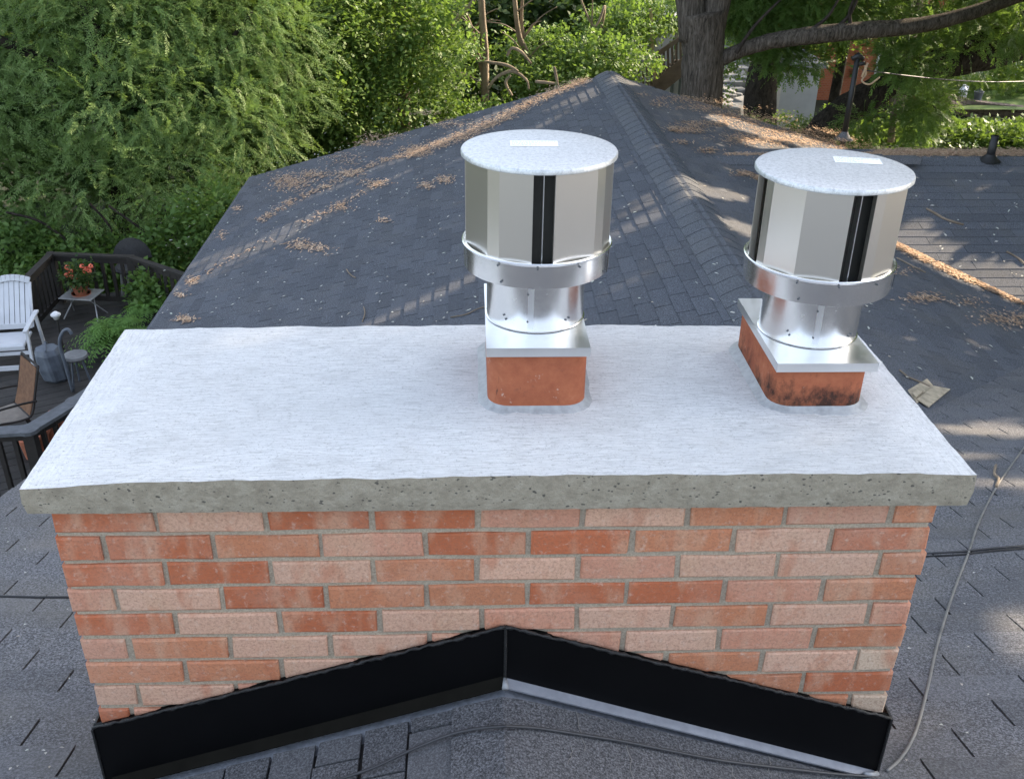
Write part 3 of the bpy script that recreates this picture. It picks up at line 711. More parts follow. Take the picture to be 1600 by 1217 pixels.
# ==================================================================== CHIMNEY CAPS
def chimney_cap(cx, cy, zp, plate, offs, gap0, label, stk, stk_rot):
    t = empty('chimney_cowl', (cx, cy, zp), label=label, cat='chimney cowl', group='metal chimney cowls')
    x0, x1, y0, y1 = [plate[0]-cx, plate[1]-cx, plate[2]-cy, plate[3]-cy]
    b = MB(); lip = .020    # base plate: shallow tray turned down
    pr = [(x0, y0), (x1, y0), (x1, y1), (x0, y1)]
    b.poly([(x, y, .0195+.002*0) for x, y in pr])
    for k in range(4):
        a, c_ = pr[k], pr[(k+1) % 4]; b.poly([(a[0], a[1], -.0), (c_[0], c_[1], -.0), (c_[0], c_[1], .0195), (a[0], a[1], .0195)])
        b.poly([(a[0]*.98, a[1]*.985, 0), (a[0], a[1], 0), (c_[0], c_[1], 0), (c_[0]*.98, c_[1]*.985, 0)][::-1])
    bp = b.build('base_plate', MT['galvanised_dull'], t, bevel=.002)
    b = MB(); b.lathe([(.1065, .0205), (.1035, .022), (.1035, .20), (.098, .20)], n=64)
    nk = b.build('neck', MT['galvanised'], t, auto=50)
    b = MB(); b.bar((.1042*math.cos(-1.72), .1042*math.sin(-1.72), .028), (.1042*math.cos(-1.72), .1042*math.sin(-1.72), .14), .012, .0012, up=(math.cos(-1.72), math.sin(-1.72), 0))
    b.build('seam', MT['galvanised_dull'], nk)
    def screw(par, ang, r, z, s=.0023):
        b = MB(); d = np.array([math.cos(ang), math.sin(ang), 0]); p = np.array([0, 0, z])+d*(r-.001)
        b.tube([p, p+d*.003, p+d*.0042], [s, s*.95, s*.4], 8); b.build('screw', MT['rail_cap'], par, smooth=True)
    for a, z in ((-2.25, .042), (-1.78, .045), (-1.78, .105), (-.98, .042), (-.9, .045), (-2.3, .05), (.3, .04), (2.5, .04)): screw(nk, a, .1035, z)
    zc0, zc1 = .136, .189
    b = MB(); b.lathe([(.098, zc0+.002), (.150, zc0), (.1515, zc0+.001), (.1525, zc1-.006), (.1545, zc1-.004), (.1555, zc1-.001), (.1535, zc1+.001), (.148, zc1), (.147, zc1-.012), (.02, zc1-.014)], n=96)
    cl = b.build('collar', MT['galvanised'], t, auto=40)
    for a, z in ((-2.15, zc1-.01), (-1.62, zc1-.009), (-1.05, zc1-.012), (-.45, zc1-.012), (-2.1, zc0+.01), (-.5, zc0+.008), (.8, zc1-.01), (2.2, zc1-.01)): screw(cl, a, .1535, z)
    b = MB(); a = -.42 if stk_rot else -2.0
    b.bar((.1535*math.cos(a), .1535*math.sin(a), zc0+.002), (.1555*math.cos(a), .1555*math.sin(a), zc1-.003), .0015 if not stk_rot else .003, .001, up=(math.cos(a), math.sin(a), 0))
    b.build('seam', MT['dark_interior'], cl)
    z0, z1 = zc1-.013, .366; R = .149
    for q in range(4):
        g0 = gap0+q*90; b = MB(); pts = []
        fl = []
        angs = [g0+o for o in offs]
        V2 = [(R*math.cos(math.radians(a_)), R*math.sin(math.radians(a_))) for a_ in angs]
        # folded flanges turning inward at both gaps
        def inn(a_, r_, da): return (r_*math.cos(math.radians(a_+da)), r_*math.sin(math.radians(a_+da)))
        path = [inn(angs[0], R-.013, .5), V2[0]]+V2[1:-1]+[V2[-1], inn(angs[-1], R-.013, -.5)]
        for k in range(len(path)-1):
            (xa, ya), (xb, yb_) = path[k], path[k+1]; nx, ny = (yb_-ya), -(xb-xa); l_ = math.hypot(nx, ny); nx, ny = nx/l_*.0009, ny/l_*.0009
            b.hexa([(xa, ya, z0), (xb, yb_, z0), (xb-nx, yb_-ny, z0), (xa-nx, ya-ny, z0), (xa, ya, z1), (xb, yb_, z1), (xb-nx, yb_-ny, z1), (xa-nx, ya-ny, z1)])
        b.build('side_panel', MT['panel_metal'], t)
        # inner baffle behind each opening, its edge showing as a thin line
        a_ = math.radians(g0); b = MB(); d = np.array([math.cos(a_), math.sin(a_), 0]); s = np.array([-d[1], d[0], 0])
        p = d*.126; b.obox(p+[0, 0, (z0+z1)/2], s*.0009, d*.009, [0, 0, (z1-z0)/2-.001]); b.build('baffle', MT['galvanised_dull'], t)
        b = MB(); b.obox(d*.115+[0, 0, (z0+z1)/2], s*.055, d*.0008, [0, 0, (z1-z0)/2-.001]); b.build('inner_wall', MT['dark_interior'], t)  # dark sheet stands in for the shade inside the opening
    b = MB(); b.lathe([(.0, .3765), (.08, .3762), (.150, .3755), (.1545, .3745), (.156, .372), (.156, .3655), (.1545, .3645), (.151, .3645), (.05, .365), (0, .365)], n=96)
    ld = b.build('lid', MT['lid'], t, auto=40)
    sx, sy, sw, sh = stk; ca, sa = math.cos(stk_rot), math.sin(stk_rot); b = MB()
    u = np.array([ca, sa, 0]); v_ = np.array([-sa, ca, 0]); c0 = np.array([sx, sy, .3772])
    b.obox(c0, u*sw, v_*sh, [0, 0, .0003]); st = b.build('label_sticker', MT['label_paper'], ld)
    b = MB()
    for r in range(4):
        x = -sw*.92
        while x < sw*(.2 if r % 2 else .85):
            l_ = random.uniform(.0015, .006)
            if not (r == 2 and x > -sw*.1): b.obox(c0+u*(x+l_/2)+v_*(sh*.62-r*sh*.42)+[0, 0, .0005], u*l_/2, v_*.0007, [0, 0, .0002])
            x += l_+.0018
    b.build('label_print', MT['label_ink'], st)
    return t
chimney_cap(.738, .382, .201, (.631, .840, .209, .548), [8, 45, 56, 82], -89.5,
            'shiny metal cowl on the plain clay flue near the middle of the chimney top', (-.009, .028, .048, .0215), -.02)
chimney_cap(1.333, .372, .167, (1.222, 1.431, .202, .538), [9, 18, 47, 81], -84.0,
            'shiny metal cowl on the soot stained clay flue at the right end', (.063, .045, .047, .022), -.20)

# ==================================================================== ROOF CABLES, VENTS
def on_main(x, y, up=.008):
    p = hit(x, y, PL_MAIN)
    if y < 660: q = hit(x, y, PL_R); p = q if q[2] > p[2] and q[1] > 2.5 else p
    p[2] += up; return p
def tagged_tube(name, pts, r, mat, label, cat, n=7, group=None):
    b = MB(); b.tube(pts, r, n); o = b.build(name, mat, smooth=True); return tag(o, label, cat, group)
def smooth_pts(P_, n=6):
    P_ = [np.array(p, float) for p in P_]; out = []
    for i in range(len(P_)-1):
        p0 = P_[max(i-1, 0)]; p1 = P_[i]; p2 = P_[i+1]; p3 = P_[min(i+2, len(P_)-1)]
        for k in range(n):
            t = k/n; out.append(.5*((2*p1)+(p2-p0)*t+(2*p0-5*p1+4*p2-p3)*t*t+(-p0+3*p1-3*p2+p3)*t**3))
    return out+[P_[-1]]
plc = lambda x, y: hit(x, y, (((KR, 0, 1), ZA+KR*XA+.016) if x > 790 else ((-KL, 0, 1), ZA-KL*XA+.018)))
pts = [on_main(*q, .007) for q in ((1640, 640), (1600, 700), (1560, 757), (1530, 815), (1512, 868), (1490, 925), (1465, 1005), (1448, 1080), (1430, 1145), (1408, 1185), (1385, 1207))]
tagged_tube('cable', smooth_pts(pts), .0042, MT['cable_grey'], 'beige grey cable curving up the right slope from the flashing corner', 'cable')
pts = [plc(*q) for q in ((500, 1226), (580, 1200), (640, 1172), (700, 1148), (745, 1138), (789, 1134))]+[plc(*q) for q in ((792, 1134), (840, 1137), (900, 1146), (975, 1158), (1050, 1173), (1130, 1188), (1220, 1199), (1300, 1208), (1372, 1213))]
tagged_tube('cable', smooth_pts(pts, 4), .0034, MT['cable_dark'], 'dark cable draped over the small shingled saddle below the black flashing', 'cable')
tagged_tube('cable', [on_main(*q, .008) for q in ((-60, 933), (0, 934.5), (60, 936), (150, 936))], .0045, MT['cable_black'], 'thin black cable lying on the slope left of the chimney', 'cable')
tagged_tube('cable', [on_main(*q, .008) for q in ((1420, 869), (1500, 864), (1560, 858), (1650, 851))], .0042, MT['cable_dark'], 'upper of two dark cables crossing the slope right of the chimney', 'cable')
tagged_tube('cable', [on_main(*q, .008) for q in ((1420, 873), (1500, 869), (1560, 862), (1650, 855))], .0035, MT['cable_black'], 'lower of two dark cables crossing the slope right of the chimney', 'cable')
# mast and pipe
p = hit(1318, 218, PL_R); mast = empty('service_mast', p, label='thin black service mast with wire clamps at the far edge of the roof', cat='mast')
b = MB(); b.tube([(0, 0, -.1), (0, 0, 1.17)], [.042, .038], 10); b.build('pole', MT['black_pipe'], mast, smooth=True)
b = MB(); b.lathe([(.14, .0), (.1, .03), (.05, .1), (.045, .12)], n=14); b.build('flashing_boot', MT['shingle_near'], mast, smooth=True)
b = MB(); b.tube([(-.08, 0, 1.15), (.0, 0, 1.20), (.09, 0, 1.15)], [.03, .05, .03], 8); b.tube([(.03, 0, 1.08), (.12, -.01, 1.10)], .03, 8); b.build('weatherhead', MT['black_pipe'], mast, smooth=True)
b = MB(); b.tube(smooth_pts([(.1, 0, 1.12), (.16, 0, .95), (.12, 0, .85), (.24, 0, .80), (.45, .2, .86)]), .014, 6); b.tube([(.16, 0, 1.1), (.11, 0, .9)], .018, 6); b.build('wire_loop', MT['needles'], mast, smooth=True)
tm = np.array(p)+[.1, 0, 1.0]
e = hy(1680, 122, 18); pts = [tm+(e-tm)*t+np.array([0, 0, -.12*math.sin(math.pi*t)]) for t in np.linspace(0, 1, 14)]
tagged_tube('overhead_wire', pts, .009, MT['cable_dark'], 'dark overhead wire running right from the black mast', 'wire')
p = hit(1546, 250, ((0, 0, 1), ZR2+.01)); v1 = empty('vent_pipe', p, label='short black vent pipe leaning on the far right roof ridge', cat='vent pipe')
b = MB(); b.tube([(0, 0, -.03), (.0, .0, .26)], [.045, .038], 12); b.tube([(0, 0, .255), (0, 0, .26)], [.03, .03], 12); b.build('pipe', MT['black_pipe'], v1, smooth=True)
b = MB(); b.lathe([(.12, -.01), (.09, .012), (.05, .05), (.045, .06)], n=14); b.build('boot', MT['black_pipe'], v1, smooth=True)
# small dark flashing sheet on that ridge
b = MB(); p = hit(1408, 250, ((0, 0, 1), ZR2+.03)); b.obox(p, [.17, 0, 0], [0, .10, -.01], [0, 0, .03]); b.obox(p+[-.24, .02, 0], [.06, 0, 0], [0, .08, 0], [0, 0, .035])
tag(b.build('metal_sheet', MT['shingle_near']), 'small dark flat sheet on the far ridge beside the right chimney cap', 'metal sheet')
# torn board by the slab
b = MB()
for poly_, dz in (([(1418, 612), (1448, 594), (1462, 610), (1432, 632)], .012), ([(1432, 628), (1458, 607), (1484, 612), (1450, 640)], .02), ([(1424, 620), (1438, 610), (1442, 616), (1430, 627)], .028)):
    pts = [on_main(*q, dz) for q in poly_]; b.poly(pts[::-1]); b.poly([q-[0, 0, .006] for q in pts])
    for k in range(4): a, c_ = pts[k], pts[(k+1) % 4]; b.poly([a, c_, c_-[0, 0, .006], a-[0, 0, .006]])
tag(b.build('torn_board', MT['board_paper']), 'torn tan scrap of board lying in the roof valley behind the slab corner', 'scrap board')

# ==================================================================== LITTER
def litter(name, spots, mat, label, cat, ln=(.02, .05), wd=(.004, .009), up=.012, stack=.02):
    Vs = []
    for pl, px, py, rx, ry, cnt in spots:
        if cnt > 20: cnt = int(cnt*1.35)
        n = np.array(pl[0], float); n /= np.linalg.norm(n)
        for _ in range(cnt):
            a = random.gauss(0, .5); c_ = random.gauss(0, .5); p = hit(px+a*rx, py+c_*ry, pl)+n*(up+random.random()*stack)
            d = rng.normal(size=3); d -= n*(d@n)*.93; d /= np.linalg.norm(d); s = np.cross(n, d); s /= np.linalg.norm(s)
            l_ = random.uniform(*ln)/2; w__ = random.uniform(*wd)/2
            Vs += [p-d*l_, p-s*w__+n*.002, p+d*l_, p+s*w__+n*.002]
    V = np.array(Vs); o = np_mesh(name, V, np.arange(len(V)).reshape(-1, 4), mat); return tag(o, label, cat, kind='stuff')
S = []
def line(pl, pts, rx, ry, per):
    for (a, b_) in zip(pts[:-1], pts[1:]):
        L = math.hypot(b_[0]-a[0], b_[1]-a[1]); n = max(1, int(L/10))
        for k in range(n): t = (k+random.random())/n; S.append((pl, a[0]+(b_[0]-a[0])*t, a[1]+(b_[1]-a[1])*t, rx, ry, per))
line(PL_L, [(641, 242), (730, 212), (789, 185), (829, 162), (862, 146), (921, 124)], 14, 6, 70)
line(PL_L, [(404, 347), (450, 320), (519, 288), (549, 273), (602, 251), (641, 242)], 9, 4, 22)
line(PL_L, [(300, 442), (371, 403), (424, 376)], 8, 4, 5); line(PL_L, [(470, 353), (536, 320), (601, 284)], 9, 4, 10)
for x, y, rx, ry, n in ((454, 286, 30, 14, 420), (493, 274, 26, 8, 170), (651, 238, 26, 10, 300), (545, 272, 24, 6, 120), (585, 288, 22, 6, 110), (575, 226, 28, 6, 120), (695, 283, 16, 7, 80), (665, 292, 14, 6, 60),
                        (535, 325, 18, 8, 70), (470, 385, 26, 9, 110), (500, 390, 22, 7, 70), (600, 345, 12, 6, 30), (371, 328, 9, 7, 30), (346, 368, 10, 9, 30), (301, 441, 10, 7, 50), (290, 501, 14, 6, 80), (282, 462, 12, 5, 30), (665, 178, 30, 5, 90), (600, 215, 40, 8, 120), (700, 195, 40, 8, 150), (540, 250, 40, 12, 100)):
    S.append((PL_L, x, y, rx, ry, n))
for x, y, rx, ry, n in ((1085, 205, 26, 6, 120), (1060, 205, 26, 5, 90), (1120, 195, 30, 6, 130), (1058, 203, 20, 5, 70), (1078, 195, 26, 6, 120), (1066, 224, 18, 4, 50), (1105, 237, 20, 5, 90), (1128, 194, 22, 5, 70), (1060, 155, 40, 5, 120), (1090, 160, 60, 6, 200),
                        (1150, 180, 44, 9, 360), (1190, 190, 50, 9, 420), (1170, 218, 60, 10, 480), (1230, 222, 60, 10, 520), (1270, 208, 60, 10, 480), (1300, 222, 50, 9, 460), (1330, 232, 50, 6, 260), (1210, 205, 60, 8, 360), (1110, 170, 60, 6, 240), (1160, 250, 36, 3, 220), (1175, 272, 30, 5, 260), (1030, 165, 20, 5, 50), (1000, 150, 18, 4, 30)):
    S.append((PL_R, x, y, rx, ry, n))
line(PL_R, [(1180, 275), (1290, 330), (1395, 381), (1440, 403), (1500, 431), (1550, 452), (1610, 477)], 10, 5, 150)
for x, y, rx, ry, n in ((1440, 470, 40, 8, 60), (1450, 466, 30, 6, 60), (1510, 475, 30, 8, 40), (1560, 500, 40, 14, 110), (1590, 500, 26, 14, 90), (1400, 425, 40, 8, 40)):
    S.append((PL_R, x, y, rx, ry, n))
PB = ((0, .05, 1), ZR2+.05*YR2)
for x in range(1370, 1640, 8): S.append((PB, x, 241, 14, 6, 130))
for x in range(1140, 1380, 8): S.append((PB, x, 244, 12, 3, 30))
litter('needle_litter', S, MT['litter'], 'tan pine needles and fallen catkins drifted across the far roof slopes and along the valley', 'leaf litter', (.025, .065), (.010, .020), .010, .016)
S = []
for _ in range(420): S.append((PL_L, random.uniform(250, 1000), random.uniform(130, 505), 1, 1, 1))
for _ in range(300): x = random.uniform(400, 800); S.append((PL_L, x, 262-(x-400)*.25+random.uniform(0, 1)**1.5*120, 1, 1, 1))
for _ in range(60): t = random.random(); S.append((PL_L, 945+212*t+random.uniform(-6, 2), 131+373*t, 1, 1, 3))
for _ in range(160): S.append((PL_R, random.uniform(1000, 1600), random.uniform(150, 600), 1, 1, 1))
for _ in range(30): S.append((PL_W, random.uniform(1430, 1600), random.uniform(262, 440), 1, 1, 1))
litter('petal_litter', S, MT['petals'], 'small pale petals and leaf bits scattered over the far roof', 'petals', (.018, .05), (.010, .024), .010, .006)
S = [(PL_MAIN, random.uniform(1400, 1600), random.uniform(640, 1200), 1, 1, 1) for _ in range(26)]+[(PL_MAIN, random.uniform(0, 150), random.uniform(790, 1210), 1, 1, 1) for _ in range(20)]
litter('grit', S, MT['petals'], 'tiny pale bits of debris on the near slope on both sides of the chimney', 'debris', (.006, .013), (.004, .008), .010, .002)
# twigs on the roof
def twig(pl, pts, r, lab):
    n = np.array(pl[0], float); P_ = [hit(*q, pl)+n*.014 for q in pts]; b = MB(); b.tube(smooth_pts(P_, 3), r, 5, rough=.4); return tag(b.build('twig', MT['thin_bark']), lab, 'twig', 'fallen twigs')
twig(PL_L, [(569, 482), (571, 492), (567, 505)], .005, 'short pale bent twig lying on the roof just above the slab edge')
twig(PL_L, [(542, 423), (549, 432), (556, 436)], .006, 'tiny pale twig in the middle of the left roof slope')
twig(PL_L, [(705, 498), (728, 494), (745, 486), (758, 482)], .005, 'thin dark twig beside the neck of the middle chimney cap')
twig(PL_W, [(1447, 328), (1465, 338), (1478, 345), (1505, 353)], .012, 'long crooked twig on the side wing shingles right of the right cap')
twig(PL_W, [(1572, 395), (1588, 404), (1600, 415)], .010, 'short twig on the side wing shingles by the right frame edge')
twig(PL_R, [(1400, 405), (1425, 418), (1445, 428)], .007, 'thin twig below the needle filled valley')
twig(PL_MAIN, [(1556, 731), (1553, 745), (1560, 752), (1556, 765)], .006, 'small pale forked twig on the slope right of the slab corner')
b = MB(); P_ = [on_main(*q, .014) for q in ((1405, 581), (1418, 592), (1440, 601), (1452, 607))]; b.tube(P_, .006, 5)
tag(b.build('twig', MT['thin_bark']), 'straight twig next to the torn board behind the slab', 'twig', 'fallen twigs')

# ==================================================================== DECK
ZD = -4.5
poly = [(-9, 4.6), (-2.2, 4.6), (-2.2, 11.3), (-3.3, 11.2), (-4.2, 11.75), (-5.35, 11.75), (-5.35, 10.8), (-6.2, 9.8), (-9, 9.8)]
def inside(x, y):
    c = False; n = len(poly)
    for i in range(n):
        (x1, y1), (x2, y2) = poly[i], poly[(i+1) % n]
        if (y1 > y) != (y2 > y) and x < (x2-x1)*(y-y1)/(y2-y1)+x1: c = not c
    return c
deck = empty('deck', (-4, 8, ZD), label='dark weathered wooden deck below the left eave', cat='deck')
def DH(mb, name, mat, **k): o = mb.build(name, mat, deck, **k); o.matrix_parent_inverse = Matrix.Translation(-Vector(deck.location)); return o
b = MB(); ca, sa = math.cos(.5), math.sin(.5)
for i in range(-80, 90):       # boards run obliquely
    t0 = None
    for j in range(0, 160):
        u_ = -12+j*.15; v_ = i*.145; x = -4+u_*ca-v_*sa; y = 8+u_*sa+v_*ca; ins = inside(x, y)
        if ins and t0 is None: t0 = u_
        if (not ins or j == 159) and t0 is not None:
            a, c_ = t0, u_; p0 = (-4+a*ca-v_*sa, 8+a*sa+v_*ca, ZD-.015); p1 = (-4+c_*ca-v_*sa, 8+c_*sa+v_*ca, ZD-.015+random.uniform(-.002, .002)); b.bar(p0, p1, .137, .03); t0 = None
DH(b, 'deck_boards', MT['deck_wood'])
b = MB()
for i in range(len(poly)): a, c_ = poly[i], poly[(i+1) % len(poly)]; b.bar((*a, ZD-.16), (*c_, ZD-.16), .05, .22)
for x, y in ((-5.2, 11.6), (-3.4, 11), (-8.8, 9.6), (-2.4, 5), (-8.8, 5), (-5, 8)): b.box(x-.06, x+.06, y-.06, y+.06, -5.9, ZD-.05)
DH(b, 'deck_frame', MT['rail_wood'])
def railing(P_, h, label, cap_m, capw=.09):
    t = empty('deck_railing', (*P_[0], ZD), label=label, cat='railing', group='deck railings'); off = np.array([*P_[0], ZD])
    Pn = [np.array([x, y, ZD])-off for x, y in P_]
    b = MB()
    for a, c_ in zip(Pn[:-1], Pn[1:]):
        d = (c_-a); d /= np.linalg.norm(d); b.bar(a+[0, 0, h]-d*.03, c_+[0, 0, h]+d*.03, capw, .035)
    for a in Pn[1:-1]: b.lathe([(0, h-.016), (capw*.62, h-.016), (capw*.62, h+.021), (0, h+.021)], a, 12)
    b.build('rail_cap', cap_m, t)
    b = MB()
    for a, c_ in zip(Pn[:-1], Pn[1:]): b.bar(a+[0, 0, .1], c_+[0, 0, .1], .04, .07); b.bar(a+[0, 0, h-.06], c_+[0, 0, h-.06], .04, .07)
    b.build('rail', MT['rail_wood'], t)
    for a in Pn: b = MB(); b.box(a[0]-.05, a[0]+.05, a[1]-.05, a[1]+.05, 0, h-.01); b.build('post', MT['rail_wood'], t)
    for a, c_ in zip(Pn[:-1], Pn[1:]):
        L = np.linalg.norm(c_-a); n = int(L/.13)
        for k in range(1, n): p = a+(c_-a)*k/n; b = MB(); b.box(p[0]-.02, p[0]+.02, p[1]-.02, p[1]+.02, .06, h-.03); b.build('baluster', MT['rail_wood'], t)
f_ = [hz(*q, -3.78)[:2] for q in ((39, 437), (79, 397), (204, 402), (288, 430))]
railing([(-6.1, 9.95)]+[tuple(q) for q in f_], .72, 'dark wooden railing with square balusters round the far end of the deck', MT['rail_wood'])
n_ = [hz(*q, -3.6)[:2] for q in ((-240, 690), (45, 672), (118, 628), (175, 590))]
railing([tuple(q) for q in n_], .9, 'near wooden railing with a flat grey cap beside the left edge of the chimney top', MT['rail_cap'], .15)

# white reclining garden chair
p = hz(23, 571, ZD); ch = empty('garden_chair', p, math.radians(8), label='tall white plastic garden chair with a slatted back on the deck', cat='chair')
ch.scale = (.86, .9, .9)
b = MB(); nb = 7; Wd = .52; bot = np.array([0, .30, .42]); topv = np.array([0, .66, .96])
for k in range(nb):
    x = -Wd/2+Wd*(k+.5)/nb; arch = .05*(1-(2*(k+.5)/nb-1)**2); t_ = topv+[0, .0, arch]
    b.bar(bot+[x*.96, 0, .06], t_+[x*.92, 0, -.05], Wd/nb-.013, .018, up=(0, -1, .4))
b.build('backrest_slats', MT['white_plastic'], ch)
b = MB()
for s in (-1, 1): b.bar(bot+[s*Wd/2, 0, 0], topv+[s*Wd/2*.93, 0, -.02], .04, .03, up=(0, -1, .4))
P_ = [topv+[Wd*.5*t*.95, 0, .055*(1-t*t)] for t in np.linspace(-1, 1, 9)]
for a, c_ in zip(P_[:-1], P_[1:]): b.bar(a, c_, .035, .09, up=(0, .4, 1))
b.bar(bot+[-Wd/2, 0, .03], bot+[Wd/2, 0, .03], .03, .08); b.build('backrest_frame', MT['white_plastic'], ch, bevel=.008)
b = MB(); b.hexa([(-.27, -.22, .36), (.27, -.22, .36), (.25, .27, .34), (-.25, .27, .34), (-.27, -.22, .41), (.27, -.22, .41), (.25, .27, .38), (-.25, .27, .38)]); b.box(-.27, .27, -.245, -.215, .33, .40)
b.build('seat', MT['white_plastic'], ch, bevel=.015)
for s in (-1, 1):
    b = MB(); b.bar((s*.33, -.27, .60), (s*.33, .40, .62), .065, .03); b.build('armrest', MT['white_plastic'], ch, bevel=.008)
    b = MB(); b.bar((s*.33, -.18, .60), (s*.34, -.30, 0), .05, .035, up=(1, 0, 0)); b.build('leg', MT['white_plastic'], ch)
    b = MB(); b.bar((s*.33, .30, .61), (s*.33, .42, 0), .05, .035, up=(1, 0, 0)); b.build('leg', MT['white_plastic'], ch)
b = MB(); b.bar((-.33, -.285, .10), (.33, -.285, .10), .03, .06); b.bar((-.31, -.24, .29), (.31, -.24, .29), .03, .04); b.build('stretcher', MT['white_plastic'], ch)

# small folding table + geranium
p = (np.array(hz(103, 497, ZD))+np.array(hz(158, 500, ZD)))/2+[0, .1, 0]
ht = hy(127, 459, p[1])[2]-ZD
tb = empty('side_table', p, -.15, label='small square pale metal folding table holding a red flower pot', cat='table')
b = MB(); b.box(-.23, .23, -.19, .19, ht-.015, ht); b.build('table_top', MT['pale_metal'], tb, bevel=.006)
for sx in (-1, 1):
    for sy in (-1, 1): b = MB(); b.tube([(sx*.24, sy*.14, 0), (sx*.11, -sy*.1, ht-.01)], .009, 6); b.build('leg', MT['pale_metal'], tb)
pp = p+np.array([0, 0, ht]); gp = empty('flower_pot', pp, label='terracotta pot of orange red flowers on the small table', cat='flower pot')
b = MB(); b.lathe([(.0, 0), (.075, 0), (.105, .12), (.118, .12), (.12, .15), (.105, .15), (.10, .13), (0, .13)], n=24); b.build('pot', MT['terracotta'], gp, auto=40)
b = MB(); b.lathe([(0, -.0), (.12, .0), (.125, .02)], n=20); b.build('saucer', MT['terracotta'], gp)
def small_foliage(name, c, R, count, Ts, mat, par=None, size=(.5, 1), droop=-.1, loc=None):
    o = foliage(name, [(c[0], c[1], c[2], R[0], R[1], R[2])], count, Ts, mat, None, size, droop, .2, False, .3)
    if par: o.parent = par; o.matrix_parent_inverse = Matrix.Translation(-Vector(par.location))
    return o
small_foliage('leaves', pp+[0, 0, .27], (.17, .17, .14), 110, BROAD, MT['leaf_dark'], gp, (.4, .8))
fl = MB()
for q in ((105, 418), (110, 424), (104, 430), (112, 432), (128, 416), (136, 420), (142, 416), (133, 424), (140, 424), (118, 436)):
    c_ = hy(q[0], q[1], pp[1]-.1)-np.array(pp)
    for _ in range(16):
        d = rng.normal(size=3); d /= np.linalg.norm(d); u_ = np.cross(d, [0, 0, 1.]); u_ /= np.linalg.norm(u_); v_ = np.cross(d, u_); o_ = c_+d*.03
        fl.poly([o_-u_*.016, o_-v_*.016, o_+u_*.016, o_+v_*.016])
fl.build('blossoms', MT['geranium_petal'], gp)

# sling armchair near the rail
p = hz(18, 694, ZD); ac = empty('sling_armchair', p, math.radians(-48), label='brown fabric patio armchair with a black metal frame, seen from the side', cat='armchair')
b = MB(); P_ = [(.0, -.22, .40), (0, .22, .38), (0, .30, .60), (0, .38, .85), (0, .43, 1.0)]
def ribbon(P_, w_, name, mat, par, th=.012):
    b = MB()
    for a, c_ in zip(P_[:-1], P_[1:]): b.bar(a, c_, w_, th, up=(0, -1, .6))
    return b.build(name, mat, par)
ribbon([(0, -.24, .43), (0, 0, .40), (0, .2, .40)], .46, 'seat', MT['seat_fabric'], ac, .02); ribbon([(0, .22, .42), (0, .30, .62), (0, .37, .85), (0, .41, 1.0)], .46, 'backrest', MT['sling_fabric'], ac)
for s in (-1, 1):
    b = MB(); b.tube(smooth_pts([(s*.25, -.27, 0), (s*.25, -.25, .42), (s*.25, .1, .40), (s*.25, .24, .44), (s*.25, .33, .7), (s*.25, .43, 1.02)], 4), .014, 7); b.build('side_frame', MT['rail_wood'], ac, smooth=True)
    b = MB(); b.tube(smooth_pts([(s*.27, -.25, .42), (s*.28, -.22, .62), (s*.28, .1, .63), (s*.27, .32, .60)], 4), .014, 7); b.build('armrest', MT['rail_wood'], ac, smooth=True)
    b = MB(); b.tube([(s*.25, .18, .4), (s*.26, .34, 0)], .014, 7); b.build('leg', MT['rail_wood'], ac)
b = MB(); b.tube([(-.25, .43, 1.02), (.25, .43, 1.02)], .014, 7); b.build('top_rail', MT['rail_wood'], ac)

ac.scale = (.88, .88, .86)
# grey ribbed drum, lamp stake, crook, small stand
p = hz(91, 592, ZD); dr = empty('ribbed_drum', p, .3, label='grey ribbed plastic drum standing tilted to the right of the white chair', cat='drum')
b = MB(); n = 28; pr = [(0, 0), (.11, 0), (.15, .04), (.165, .18), (.15, .36), (.12, .42), (0, .43)]; b.lathe(pr, n=n)
for i, v_ in enumerate(b.v): r = 1+.05*(1 if (i % n) % 4 < 2 else -1); b.v[i] = (v_[0]*r+v_[2]*-.12, v_[1]*r, v_[2])
b.build('body', MT['grey_plastic'], dr)
b = MB(); b.tube([(-.05, -.12, .43), (-.05, 0, .50), (-.05, .12, .43)], .012, 6); b.build('handle', MT['grey_plastic'], dr)
p = hz(99, 546, ZD); ls = empty('garden_lamp', p, label='thin post with a small round white lamp head on the deck', cat='lamp')
b = MB(); b.tube([(0, 0, 0), (0, 0, .42)], .014, 7); b.build('post', MT['deck_wood'], ls)
b = MB(); b.lathe([(0, .42), (.03, .42), (.045, .46), (.06, .47), (.06, .49), (.02, .52), (0, .52)], n=16); b.build('lamp_head', MT['white_paint'], ls, smooth=True)
p = hz(114, 612, ZD); ck = empty('crook_pole', p, label='grey curved crook pole standing between the drum and the ferns', cat='pole')
b = MB(); b.tube(smooth_pts([(0, 0, 0), (-.02, 0, .4), (-.03, 0, .62), (.03, 0, .76), (.10, 0, .80), (.13, 0, .74)], 5), .02, 8); b.build('pole', MT['grey_plastic'], ck, smooth=True)
p = hz(128, 602, ZD); st = empty('plant_stand', p, label='small round stone topped stand beside the ferns', cat='stand')
b = MB(); b.lathe([(0, .36), (.12, .36), (.14, .38), (.13, .41), (0, .415)], n=20); b.build('top', MT['grey_stone'], st, auto=40)
for k in range(3): a = k*2.1; b = MB(); b.tube([(.12*math.cos(a), .12*math.sin(a), 0), (.06*math.cos(a), .06*math.sin(a), .37)], .012, 6); b.build('leg', MT['grey_plastic'], st)
